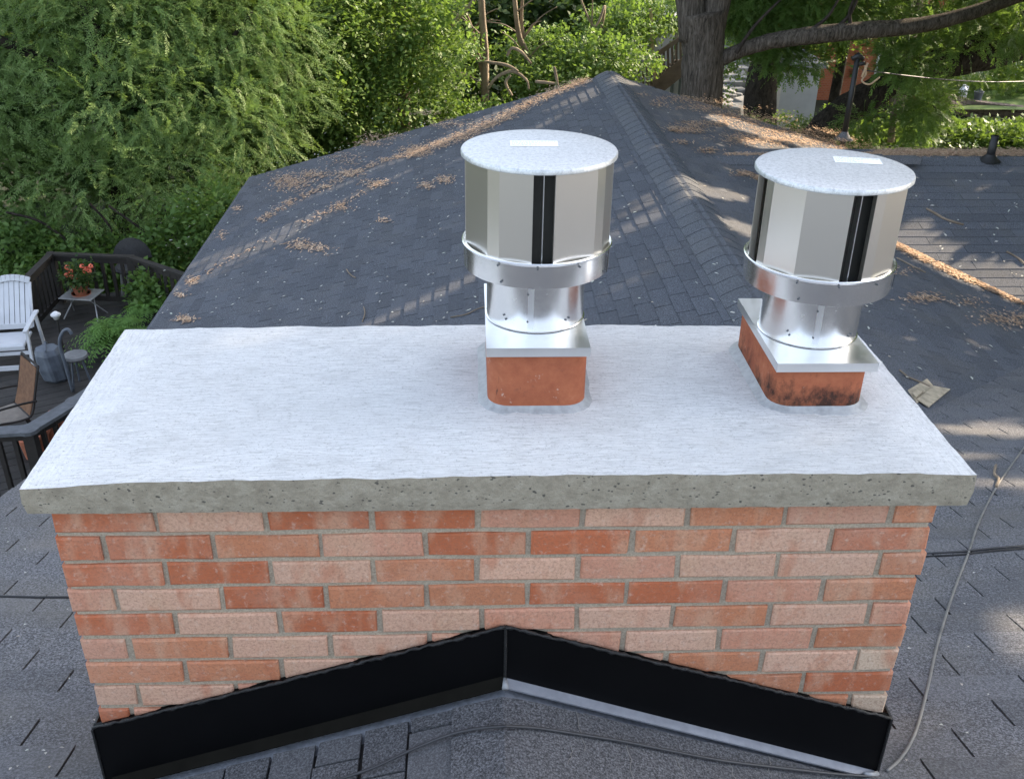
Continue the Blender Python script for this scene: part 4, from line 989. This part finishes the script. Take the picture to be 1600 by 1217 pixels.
# round backed dark chair by the far rail
p = hz(215, 462, ZD); wc = empty('round_chair', p, .2, label='dark round backed chair with pale legs at the far deck rail', cat='chair')
b = MB()
for k in range(9):
    a0, a1 = math.pi*k/9, math.pi*(k+1)/9; b.poly([(0, .1, .5), (.26*math.cos(a0), .16, .5+.30*math.sin(a0)), (.26*math.cos(a1), .16, .5+.30*math.sin(a1))]); b.poly([(0, .13, .5), (.26*math.cos(a1), .19, .5+.30*math.sin(a1)), (.26*math.cos(a0), .19, .5+.30*math.sin(a0))])
b.build('backrest', MT['dark_wicker'], wc)
b = MB(); b.lathe([(0, .40), (.22, .40), (.25, .43), (.22, .46), (0, .46)], n=18); b.build('seat', MT['dark_wicker'], wc)
for x in (-.19, -.1, .1, .19): b = MB(); b.tube([(x, -.05, 0), (x*.8, -.02, .42)], .018, 6); b.build('leg', MT['pale_metal'], wc)
# ferns and shrub
def fern(px, py, z, R, n, label, loc=None):
    p = hz(px, py, z); t = empty('fern', p, label=label, cat='fern', group='potted ferns on the deck')
    b = MB(); b.lathe([(0, 0), (.12, 0), (.16, .2), (.14, .2), (0, .17)], n=20); b.build('pot', MT['dark_wicker'], t)
    V = []
    for k in range(n):
        a = random.uniform(0, 2*math.pi); el = random.uniform(.5, 1.25); L = R*random.uniform(.7, 1.1); m_ = 12
        P_ = []
        for i in range(m_+1): s = i/m_; r = L*s*math.cos(el)*1.1; z_ = .2+L*s*math.sin(el)-L*.75*s*s; P_.append(np.array([r*math.cos(a), r*math.sin(a), z_]))
        for i in range(1, m_):
            d = P_[i+1]-P_[i]; d /= np.linalg.norm(d); q = np.cross(d, [0, 0, 1.]); q /= np.linalg.norm(q); w_ = .085*math.sin(math.pi*(i/m_)**.6)+.01
            for s in (-1, 1):
                e = q*s*w_+d*w_*.35; V += [P_[i]-d*.012, P_[i]+e*.5-d*.012, P_[i]+e+[0, 0, -.01], P_[i]+e*.5+d*.012]
    V = np.array(V); o = np_mesh('fronds', V, np.arange(len(V)).reshape(-1, 4), MT['leaf_fern'], t)
fern(186, 552, ZD, .78, 110, 'large bright green fern with arching fronds at the upper left corner of the chimney top')
fern(236, 506, ZD, .50, 46, 'smaller green fern against the left eave of the house')
p = hz(240, 488, ZD); sh = empty('shrub', p, label='leafy green shrub in shade between the deck railing and the left eave', cat='shrub')
small_foliage('leaves', np.array(p)+[.1, 0, .30], (.36, .3, .26), 260, BROAD, MT['leaf_right'], sh, (.7, 1.2))
b = MB(); b.tube([(0, 0, 0), (.03, 0, .3)], .03, 6); b.build('stem', MT['thin_bark'], sh)
# red pots below the near rail
for i, (px, py) in enumerate(((47, 694), (62, 682), (77, 668), (92, 656))):
    p = hz(px, py, -4.35); p[2] = ZD
    t = empty('clay_pot', p, label=('first', 'second', 'third', 'fourth')[i]+' orange clay pot from the left behind the near railing', cat='pot', group='clay pots behind the near railing')
    b = MB(); b.lathe([(0, 0), (.07, 0), (.10, .2), (.115, .2), (.115, .24), (.095, .24), (.09, .2), (0, .2)], n=18); b.build('pot_body', MT['terracotta'], t, auto=40)

# ==================================================================== TREES
def trunk_obj(par, segs, mat, name='trunk', n=14, rough=.12):
    b = MB()
    for P_, R_ in segs:
        Q = smooth_pts(P_, 5); rr = np.interp(np.linspace(0, 1, len(Q)), np.linspace(0, 1, len(R_)), R_); b.tube(Q, list(rr), n, rough=rough)
    o = b.build(name, mat, par, smooth=True); o.matrix_parent_inverse = Matrix.Translation(-Vector(par.location)); return o
def tree(name, loc, label, group=None, cat='tree'): return empty(name, loc, label=label, cat=cat, group=group)
def crown(par, *a, **k):
    o = foliage('crown', *a, **k); o.parent = par; o.matrix_parent_inverse = Matrix.Translation(-Vector(par.location)); return o
def LB(px, py, y, rx, ry, rz): c_ = hy(px, py, y); return (c_[0], c_[1], c_[2], rx, ry, rz)
GZ = -5.6
# fine leaved tree on the left
t = tree('feathery_tree', (-5.5, 15.5, GZ), 'big fine leaved tree filling the upper left beyond the deck')
trunk_obj(t, [([(-5.5, 15.5, GZ), (-5.4, 15.4, -2), (-5.8, 15.6, 2)], [.22, .16, .08]), ([(-5.4, 15.6, -3), (-3.9, 15.6, -2.2), (-2.9, 15.6, -1.2)], [.1, .06, .02]), ([(-5.4, 15.4, -2.4), (-7.5, 14.2, -1), (-9, 13.6, -.6)], [.1, .06, .02])], MT['dark_bark'])
lob = [LB(40, 40, 15.5, 1.5, 1.2, 1.0), LB(190, 30, 15.3, 1.4, 1.2, 1.0), LB(330, 30, 15.8, 1.3, 1.2, 1.0), LB(40, 170, 14.6, 1.3, 1.0, .9), LB(180, 160, 14.4, 1.2, 1.0, .9), LB(310, 150, 14.9, 1.2, 1, .9),
       LB(420, 80, 16, 1.1, 1.1, .9), LB(30, 290, 14.1, 1.1, .9, .8), LB(150, 290, 13.9, 1.1, .9, .8), LB(270, 270, 14.1, 1.0, .9, .8), LB(380, 210, 14.8, .9, .9, .7),
       LB(330, 330, 13.6, .65, .7, .55), LB(430, 160, 15.6, .8, .8, .7), LB(400, 20, 16.2, 1.1, 1, .9), LB(-80, 150, 14.5, 1.4, 1.2, 1.1), LB(100, -90, 15.5, 1.7, 1.4, 1.1), LB(300, -80, 16, 1.7, 1.4, 1.1)]
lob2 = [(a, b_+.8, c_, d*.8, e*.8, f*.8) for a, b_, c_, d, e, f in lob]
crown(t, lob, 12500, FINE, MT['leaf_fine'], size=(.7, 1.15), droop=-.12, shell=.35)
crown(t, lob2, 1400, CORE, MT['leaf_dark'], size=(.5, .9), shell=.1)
# drooping bare-ish boughs in the left foliage
b = MB()
for P_ in (((10, 332), (60, 345), (100, 372), (122, 392)), ((140, 318), (165, 345), (180, 370)), ((170, 322), (210, 350), (240, 372))):
    b.tube(smooth_pts([hy(*q, 12.9+.1*i) for i, q in enumerate(P_)], 4), .02, 6)
o = b.build('bough', MT['dark_bark'], t, smooth=True); o.matrix_parent_inverse = Matrix.Translation(-Vector(t.location))
# low hedge plants behind the far rail
t = tree('hedge', (-4.2, 13.2, GZ), 'low green undergrowth right behind the far deck railing', cat='hedge')
crown(t, [LB(90, 425, 13.2, .9, .5, .6), LB(200, 420, 13.2, .9, .5, .6), LB(290, 390, 13.0, .7, .5, .7), LB(10, 400, 13.3, .9, .5, .8), LB(330, 350, 12.9, .5, .5, .6)], 1700, BROAD, MT['leaf_right'], size=(.9, 1.4), shell=.3)
# broad leaved tree, middle
t = tree('maple_tree', (-.8, 18.5, GZ), 'bright broad leaved tree rising behind the left roof slope')
trunk_obj(t, [([(-.8, 18.5, GZ), (-.7, 18.4, -2), (-1, 18.6, 2)], [.16, .12, .06]), ([(-.75, 18.4, -2.6), (.6, 18, -1.4), (1.2, 18, -.4)], [.06, .04, .015])], MT['thin_bark'])
crown(t, [LB(470, 60, 18, 1.3, 1.1, 1), LB(590, 60, 18, 1.2, 1.1, 1), LB(500, 170, 17.3, 1.1, 1, .8), LB(610, 160, 17.5, 1.0, 1, .8), LB(680, 70, 18, .75, .9, .9), LB(440, 200, 16.6, .9, .8, .75), LB(470, 110, 17, .9, .8, .8), LB(515, 150, 16.6, .8, .7, .7), LB(510, 40, 17, .9, .8, .8), LB(560, 230, 17, .9, .8, .5), LB(700, 190, 17.6, .5, .6, .45), LB(540, -60, 18.5, 1.6, 1.3, 1.1)],
      7200, BROAD, MT['leaf_broad'], size=(.8, 1.35), shell=.4, droop=-.1)
# thin stems in the gap
def sapling(P_, R_, y, label, leaves=None, mat='thin_bark'):
    Q = [hy(*q, y+.15*i) for i, q in enumerate(P_)]; t = tree('sapling', Q[-1], label, 'thin bare saplings beyond the roof', 'sapling')
    trunk_obj(t, [(Q, R_)], MT[mat], n=7)
    for s in range(4):
        k = random.randint(1, len(Q)-1); a = Q[k]; e = a+np.array([random.uniform(-1, 1), random.uniform(-.3, .3), random.uniform(.2, .8)])
        trunk_obj(t, [([a, (a+e)/2+[0, 0, .1], e], [.02, .014, .006])], MT[mat], 'branch', 5)
sapling([(752, -120), (752, 0), (756, 60), (758, 110), (756, 260)], [.05, .07, .08, .08, .1], 19, 'pale barked sapling upright behind the left slope, left of the middle cap')
sapling([(722, -80), (726, 10), (738, 50), (760, 140)], [.03, .04, .04, .05], 19.5, 'slim dark sapling leaning right, left of the pale barked one')
sapling([(800, -60), (806, 20), (812, 60), (824, 95), (830, 200)], [.04, .05, .06, .07, .08], 20, 'forked brown sapling above the middle chimney cap')
sapling([(880, -80), (925, 40), (945, 10), (930, 90)], [.02, .025, .03, .04], 21, 'thin pale sapling zigzagging left of the stairs')
sapling([(822, -60), (815, 20), (818, 60)], [.03, .035, .04], 20.2, 'thin twin stem touching the forked brown sapling')
t = tree('fallen_branches', hy(790, 130, 18.5), 'tangle of fallen bare branches just above the left roof edge', cat='branches')
for P_ in (((750, 96), (790, 102), (810, 112)), ((762, 140), (775, 122), (800, 112), (822, 125), (826, 140)), ((792, 88), (800, 76), (815, 82), (830, 100)), ((836, 128), (868, 131)), ((800, 150), (790, 130), (798, 118)), ((690, 160), (720, 168), (735, 172)), ((866, 105), (872, 135))):
    trunk_obj(t, [([hy(*q, 18.3) for q in P_], [.028, .035, .02])], MT['thin_bark'], 'branch', 6)
t = tree('undergrowth', (4, 21, GZ), 'low sunlit undergrowth behind the roof peak', cat='bush')
crown(t, [LB(850, 80, 21, 1.0, .8, .5), LB(940, 95, 20.5, 1.2, .8, .45), LB(900, 130, 20, 1.2, .8, .4), LB(830, 120, 20, .6, .6, .3), LB(970, 40, 22, 1, .8, .4), LB(1010, 20, 23, 1.2, .8, .5), LB(770, 190, 18, .8, .5, .4), LB(720, 230, 17, .6, .5, .3)], 2400, BROAD, MT['leaf_broad'], size=(.9, 1.4), shell=.3)
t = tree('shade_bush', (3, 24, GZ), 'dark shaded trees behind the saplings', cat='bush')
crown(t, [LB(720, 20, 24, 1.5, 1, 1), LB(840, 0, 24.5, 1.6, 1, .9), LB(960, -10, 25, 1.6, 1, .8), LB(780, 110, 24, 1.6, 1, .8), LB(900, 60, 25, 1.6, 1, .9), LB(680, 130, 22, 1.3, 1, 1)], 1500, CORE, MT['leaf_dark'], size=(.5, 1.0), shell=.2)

# big trunk and its boughs
t = tree('old_tree', (4.35, 14.6, GZ), 'big rough barked tree forking just beyond the roof peak, long bough reaching right')
trunk_obj(t, [([(4.45, 14.6, GZ), (4.34, 14.55, -3), (4.30, 14.5, -2.2), (4.25, 14.5, -1.5), (4.18, 14.5, -1.0)], [.50, .37, .33, .32, .36])], MT['bark'], n=22, rough=.10)
trunk_obj(t, [([(4.10, 14.5, -1.4), (3.98, 14.5, -.8), (3.8, 14.5, .6), (3.3, 14.6, 3), (2.6, 15, 6)], [.24, .22, .2, .17, .1]), ([(4.34, 14.5, -1.4), (4.42, 14.5, -.7), (4.6, 14.5, .5), (5.2, 14.8, 3), (6, 15, 6)], [.22, .2, .18, .14, .08])], MT['bark'], 'limb', 14)
lim = [hy(*q, yy) for q, yy in (((1105, 105), 14.5), ((1150, 82), 14.4), ((1200, 66), 14.3), ((1250, 58), 14.2), ((1300, 52), 14.2), ((1360, 47), 14.2), ((1420, 42), 14.3), ((1500, 26), 14.4), ((1620, -15), 14.6))]
trunk_obj(t, [(lim, [.12, .11, .12, .13, .14, .13, .12, .11, .09])], MT['bark'], 'bough', 12)
for P_ in (((1300, 50), (1330, 20), (1350, -30)), ((1330, 46), (1328, 15), (1345, -20)), ((1250, 58), (1290, 30), (1310, 0)), ((1150, 84), (1180, 40), (1230, -10))):
    trunk_obj(t, [([hy(*q, 14.2) for q in P_], [.035, .025, .015])], MT['dark_bark'], 'branch', 7)
crown(t, [LB(1190, 10, 15.8, .9, .5, .4), LB(1290, 0, 15.6, 1.0, .5, .45), LB(1400, 5, 15.2, .9, .5, .4), LB(1500, 0, 15.4, .9, .5, .4), LB(1590, 30, 15, .8, .6, .5), LB(1165, 25, 15.8, .35, .3, .25), LB(1240, 92, 15.4, .55, .4, .22), LB(1420, 95, 14.9, .5, .5, .35), LB(1490, 60, 14.8, .6, .5, .3), LB(1210, 75, 15.4, .5, .4, .2),
          LB(1450, 165, 15.5, .35, .4, .35), LB(1430, 195, 15.9, .35, .4, .25), LB(1160, -20, 15.6, .6, .5, .4), LB(1350, 190, 15.9, .3, .3, .2), LB(1560, 45, 14.8, .6, .5, .25)],
      6200, FINE2, MT['leaf_right'], size=(.55, .95), droop=-.05, shell=.3, clump=1.4)
crown(t, [(3.5, 15.5, 2.8, 2.6, 2, 1.4), (6.5, 15.5, 3.6, 2.6, 2, 1.4), (1, 16, 3.5, 2.2, 2, 1.2), (5, 14.6, 5, 3, 2.5, 1.5)], 3500, CORE, MT['leaf_right'], size=(.6, 1), shell=.3)
# second dark trunk, leaning trunk
def Ys(px_list, y, radii, name, label, mat='dark_bark', **k):
    Q = [hy(a, b_, y) for a, b_ in px_list]; t = tree(name, Q[0], label); trunk_obj(t, [(Q, radii)], MT[mat], n=14, rough=.14); return t
Ys([(1186, 240), (1188, 165), (1192, 110), (1205, 60), (1215, -40)], 19.5, [.42, .34, .30, .27, .25], 'dark_tree', 'short dark trunk standing in shade right of the big forked tree')
t = Ys([(1255, 240), (1300, 190), (1350, 155), (1400, 125), (1470, 100), (1540, 88), (1620, 66)], 17, [.30, .30, .28, .27, .28, .26, .25], 'leaning_tree', 'heavy dark trunk leaning far to the right behind the service mast')
trunk_obj(t, [([hy(*q, 17) for q in ((1470, 95), (1540, 60), (1600, 30), (1660, 5))], [.16, .16, .14, .12])], MT['dark_bark'], 'limb', 10)
trunk_obj(t, [([hy(*q, 16.4) for q in ((1392, 222), (1396, 180), (1406, 136))], [.07, .06, .02])], MT['thin_bark'], 'dead_stub', 8)
crown(t, [LB(1455, 150, 16.4, .5, .4, .3), LB(1340, 215, 16.2, .4, .3, .2), LB(1470, 45, 17.2, 1.2, .8, .5), LB(1600, -10, 17, 1.2, .8, .6), LB(1330, 20, 19, 1.2, .8, .5), LB(1230, 20, 19, 1.3, .8, .5)], 2500, FINE2, MT['leaf_right'], size=(.6, 1.0), droop=-.05, shell=.3, clump=1.4)

t = tree('leafy_tree', (9, 21.5, GZ), 'bright leafy tree rising in front of the orange brick wall')
trunk_obj(t, [([(9, 21.5, GZ), (9.1, 21.5, -1.5), (9.3, 21.5, 1.5)], [.14, .11, .05])], MT['dark_bark'])
crown(t, [LB(1240, 30, 21, .8, .6, .5), LB(1340, 25, 21, 1, .6, .45), LB(1440, 60, 21, .8, .6, .6), LB(1530, 60, 21, .9, .6, .5), LB(1180, 60, 21, .5, .5, .4), LB(1590, 100, 21.5, .6, .5, .3), LB(1300, 75, 21, .35, .3, .2), LB(1450, 110, 21, .5, .5, .4)], 2600, BROAD, MT['leaf_broad'], size=(.8, 1.3), shell=.2, clump=1.3)

# ==================================================================== BACKGROUND STRUCTURES
def wallbox(px0, px1, y, z0, z1, dep): a = hy(px0, 100, y)[0]; c_ = hy(px1, 100, y)[0]; return a, c_
gar = empty('garage', hy(1230, 180, 25), label='white rendered garage wall seen between the trunks', cat='garage')
x0, x1 = hy(1165, 140, 25)[0], hy(1278, 140, 25)[0]; ox = gar.location
b = MB(); b.box(x0-ox[0], x1-ox[0], 0, 4, -2, hy(1230, 106, 25)[2]-ox[2]); b.build('wall', MT['stucco'], gar)
zt = hy(1230, 106, 25)[2]-ox[2]; b = MB(); b.box(x0-ox[0]-.15, x1-ox[0]+.15, -.1, 4.2, zt, zt+.12); b.build('roof', MT['grey_stone'], gar)
b = MB(); xd = hy(1205, 140, 25)[0]-ox[0]; b.box(xd-.25, xd+.25, -.04, .0, -2, zt-.5); b.build('door', MT['pale_paving'], gar)
ob = empty('brick_house', hy(1330, 160, 28), label='orange brick house wall behind the service mast', cat='house'); ox = ob.location
x0, x1 = hy(1262, 100, 28)[0]-ox[0], hy(1470, 100, 28)[0]-ox[0]
b = MB(); b.box(x0, x1, 0, 6, -2.5, 3.2); b.build('wall', MT['orange_brick'], ob)
b = MB(); b.hexa([(x0-.4, -.4, 3.2), (x1+.4, -.4, 3.2), (x1+.4, 6.4, 3.2), (x0-.4, 6.4, 3.2), (x0-.4, 2.9, 5), (x1+.4, 2.9, 5), (x1+.4, 3.1, 5), (x0-.4, 3.1, 5)]); b.build('roof', MT['shingle_wing'], ob)
wx = hy(1388, 80, 28)[0]-ox[0]; b = MB(); b.box(wx-.3, wx+.3, -.05, -.001, .6, 1.9); f1 = b.build('window', MT['white_paint'], ob); b = MB(); b.box(wx-.23, wx+.23, -.06, -.052, .67, 1.83); b.build('pane', MT['dark_interior'], f1)
# stone steps by the trunk
b = MB()
for k in range(34):
    p = hy(1145+random.uniform(-20, 20), 172-k*2.6, 21+k*.12); a = random.uniform(0, 3); q = random.uniform(.12, .26); t_ = random.uniform(-.3, .3)
    b.obox(p, [q*math.cos(a), q*math.sin(a), q*t_], [-q*math.sin(a), q*math.cos(a), 0], [-q*t_*.6*math.cos(a), 0, q*.7])
tag(b.build('stone_steps', MT['grey_stone'], bevel=.03), 'pale grey rock steps right beside the big forked trunk', 'stone steps')
# wooden stair
sp_ = hy(1030, 150, 22); sw = empty('wooden_stairs', sp_, label='weathered wooden stairs with a slatted handrail left of the big trunk', cat='stairs')
def rel(px, py, y): return hy(px, py, y)-np.array(sp_)
b = MB(); b.bar(rel(1025, 138, 22), rel(1075, 98, 22), .08, .34); b.build('stringer', MT['stair_wood'], sw)
b = MB(); b.bar(rel(995, 108, 22), rel(1070, 55, 22), .08, .09); b.bar(rel(1003, 142, 21.9), rel(1020, 135, 22), .08, .08); b.build('handrail', MT['stair_wood'], sw)
for k in range(11): px = 998+k*6.5; b = MB(); b.bar(rel(px, 106-k*4.4, 22.05), rel(px+1, 150-k*4.0, 22.05), .045, .045); b.build('baluster', MT['stair_wood'], sw)
for k in range(7): b = MB(); p = rel(1024+k*7.5, 134-k*5.6, 22.4); b.obox(p, [.16, 0, 0], [0, .45, 0], [0, 0, .02]); b.build('step', MT['stair_wood'], sw)
b = MB(); b.bar(rel(991, 104, 22), rel(991, 64, 22), .10, .10); b.build('post', MT['stucco'], sw)
b = MB(); b.bar(rel(1020, 90, 22), rel(1017, 14, 22), .07, .07); b.bar(rel(1026, 130, 22), rel(1014, 80, 22), .06, .06); b.build('post', MT['needles'], sw)
po = empty('porch', hy(1030, 30, 24), label='small porch with a white roof edge above the wooden stairs', cat='porch')
b = MB(); b.box(-.75, .75, 0, 2.5, -.07, .07); b.build('roof', MT['white_paint'], po)
for x in (-.6, 0, .6): b = MB(); b.box(x-.05, x+.05, .1, .2, -2.6, -.07); b.build('post', MT['stucco'], po)
b = MB(); b.box(-.9, .9, 2.4, 2.5, -2.8, -.07); b.build('wall', MT['siding'], po)
# retaining wall, terrace, garden things
topP = [hy(1440, 190, 21.5), hy(1475, 146, 24), hy(1505, 153, 24.6), hy(1545, 160, 24.6), hy(1600, 166, 24.4), hy(1700, 174, 24)]
b = MB(); Q = smooth_pts(topP[1:], 6)
for k in range(len(Q)-1):
    for r in range(3):
        a, c_ = Q[k].copy(), Q[k+1].copy(); zt = (a[2]+c_[2])/2; a[2] = c_[2] = zt-.07-r*.15; d = (c_-a); c2 = a+d*.97; b.bar(a, c2, .28+random.uniform(-.02, .02), .135)
rw = b.build('retaining_wall', MT['block_wall'], bevel=.01); tag(rw, 'low curved brown block retaining wall above the ivy on the right', 'retaining wall')
terr = MB(); zt = topP[3][2]-.06
terr.poly([(Q[0][0], Q[0][1], zt), (Q[-1][0], Q[-1][1], zt), (30, 40, zt+.3), (Q[0][0]-.5, 40, zt+.3)]); tag(terr.build('lawn', MT['leaf_ivy']), kind='structure')
pv = MB(); a = hz(1520, 122, zt+.12); pv.poly([a, hz(1700, 130, zt+.12), hz(1760, 88, zt+.12), hz(1500, 88, zt+.12)]); tag(pv.build('patio', MT['pale_paving']), kind='structure')
grass = foliage('tall_grass', [(*(hz(1560, 148, zt)+[0, 0, .1]), 1.6, .9, .25), (*(hz(1590, 140, zt)+[0, 0, .1]), 1.4, .9, .3), (*(hz(1500, 140, zt)+[0, 0, .05]), 1.0, .8, .15)], 900, FINE2, MT['leaf_ivy'], None, (.7, 1.1), .9, .2)
tag(grass, 'bright grassy planting on the terrace behind the block wall', 'grass', kind='stuff')
p = hz(1575, 128, zt+.1); po = empty('stone_pillar', p, label='pale grey square pillar on the patio at the right edge', cat='pillar')
b = MB(); b.box(-.22, .22, -.2, .2, 0, .75); b.build('shaft', MT['stucco'], po, bevel=.02); b = MB(); b.box(-.26, .26, -.24, .24, .75, .82); b.build('cap', MT['stucco'], po, bevel=.02)
p = hy(1503, 152, 24.8); t = empty('white_jug', p, label='white plastic jug standing on the block wall', cat='jug')
b = MB(); b.lathe([(0, 0), (.10, 0), (.11, .02), (.11, .2), (.04, .28), (.04, .32), (0, .32)], n=16); b.build('body', MT['white_plastic'], t, auto=40); b = MB(); b.tube([(.05, 0, .28), (.12, 0, .27), (.11, 0, .17)], .014, 6); b.build('handle', MT['white_plastic'], t)
p = hy(1527, 157, 24.8); t = empty('grey_bucket', p, label='grey bucket standing on the block wall right of the white jug', cat='bucket')
b = MB(); b.lathe([(0, 0), (.09, 0), (.12, .22), (.13, .23), (.11, .23), (.08, .03), (0, .03)], n=18); b.build('body', MT['grey_plastic'], t, auto=40); b = MB(); b.tube([(-.12, 0, .22), (0, 0, .30), (.12, 0, .22)], .008, 5); b.build('handle', MT['cable_dark'], t)
# ivy bank
iv = [LB(x, yy, 17.5+(232-yy)*.10, .9, .8, .26 if yy > 215 else .12) for x, yy in ((1370, 228), (1440, 226), (1510, 226), (1580, 228), (1640, 226), (1400, 208), (1470, 212), (1540, 213), (1610, 213), (1300, 225), (1340, 210))]
ivy = foliage('ivy', iv, 4200, BROAD, MT['leaf_ivy'], None, (.9, 1.5), .25, .3); tag(ivy, 'sunlit ivy ground cover on the bank beyond the far right ridge', 'ivy', kind='stuff')
b = MB(); 
for x, yy in ((1370, 228),): pass
gv = [LB(x, yy+14, 18+(232-yy)*.10, 1.2, 1.2, .3) for x, yy in ((1370, 228), (1450, 226), (1530, 226), (1610, 228), (1420, 200), (1500, 200), (1580, 200))]
for q in gv: b.lathe([(1.5, -1.2), (1.3, -.1), (.6, .05), (0, .08)], (q[0], q[1], q[2]), 16)
tag(b.build('bank', MT['forest_floor'], smooth=True), kind='structure')
# small leafy plants before the garage
t = tree('leafy_bush', hy(1235, 180, 20), 'small leafy bush in front of the white garage wall', cat='bush')
crown(t, [LB(1238, 190, 20, .4, .4, .2), LB(1135, 120, 18, .15, .3, .5), LB(1290, 200, 18, .6, .5, .4), LB(1150, 100, 18, .3, .3, .3), LB(1185, 195, 18.5, .8, .4, .25), LB(1385, 185, 19, .5, .4, .4)], 330, BROAD, MT['leaf_broad'], size=(.6, 1.0), shell=.1)

# ==================================================================== ADDED SHADE TREES, AND WOOD
Hh = np.array([-math.sin(AZ), math.cos(AZ), 0]); Vh = np.cross(SUN, Hh); Vh = -Vh if Vh[2] < 0 else Vh
centers = [(13.0, 7.5), (12.5, 13.5), (9.5, 19.5)]  # out-of-view trees added to keep the sun off chimney and roof
NL = 85000
h = rng.uniform(-4, 13.5, NL); v = rng.uniform(-8.5, 2.6, NL); s = rng.uniform(10.5, 17.5, NL)
Pp = h[:, None]*Hh+v[:, None]*Vh+s[:, None]*SUN
rel_ = Pp-CAM; dep = rel_@Fv; sx_ = 800+FPX*(rel_@R2)/dep; sy_ = 608.5-FPX*(rel_@U2)/dep
keep = ~((dep > 0) & (sx_ > -60) & (sx_ < 1660) & (sy_ > -40)) & (Pp[:, 2] > -4.5)
keep &= lit_filter(Pp, .08); Pp = Pp[keep]  # crowns shaped with holes where sun patches should fall
own = np.argmin([(Pp[:, 0]-c_[0])**2+(Pp[:, 1]-c_[1])**2 for c_ in centers], axis=0)
names = ['spreading tree standing right of the house, nearest the camera', 'middle spreading tree standing right of the house', 'farthest spreading tree on the right of the house']
for k, c_ in enumerate(centers):
    t = tree('spreading_tree', (*c_, GZ), names[k], 'spreading trees right of the house')
    q = Pp[own == k]; d = rng.normal(size=q.shape); d /= np.linalg.norm(d, axis=1, keepdims=True); a = np.cross(d, rng.normal(size=q.shape)); a /= np.linalg.norm(a, axis=1, keepdims=True); e = np.cross(d, a)
    L = rng.uniform(.11, .19, len(q))[:, None]; V = np.stack([q-a*L, q+e*L*.55, q+a*L, q-e*L*.55], 1).reshape(-1, 3)
    o = np_mesh('crown', V, np.arange(len(V)).reshape(-1, 4), MT['leaf_right'], t); o.matrix_parent_inverse = Matrix.Translation(-Vector(t.location))
    trunk_obj(t, [([(c_[0], c_[1], GZ), (c_[0], c_[1], -1), (c_[0]+.4, c_[1], 3), (c_[0]+.3, c_[1]+.4, 7)], [.4, .3, .22, .1])], MT['bark'])
wl = []
for x in range(-60, 61, 5):
    yy = 33+6*math.sin(x*.37)+abs(x)*.12
    for z in (-3.5, -.5, 2.5): wl.append((x+random.uniform(-1, 1), yy+random.uniform(-2, 2)+z*.4, z+random.uniform(-.6, .6), 3.8, 2.4, 2.2))
o = foliage('woodland', wl, 17000, CORE, MT['leaf_right'], None, (.9, 1.7), -.1, .4); tag(o, 'far dense green woodland closing the view behind everything', 'woodland', kind='stuff')
wl = [(x, 44+4*math.sin(x), z, 4, 2, 2.6) for x in range(-64, 66, 5) for z in (-3, 1, 5)]
o = foliage('woodland', wl, 7000, CORE, MT['leaf_dark'], None, (1.5, 2.6), -.1, .3); tag(o, 'darkest far rank of woodland along the horizon', 'woodland', kind='stuff')
wl = [(x, 14+y_, z, 1.8, 1.6, 1.6) for x, y_ in ((-9.5, 3), (-7, 5), (-4.5, 5.5), (-2, 6.5), (-11, 1), (-12, -2)) for z in (-4, -1.8)]
o = foliage('thicket', wl, 4500, CORE, MT['leaf_dark'], None, (.5, 1.0), -.1, .3); tag(o, 'dark thicket behind the feathery foliage on the left', 'thicket', kind='stuff')
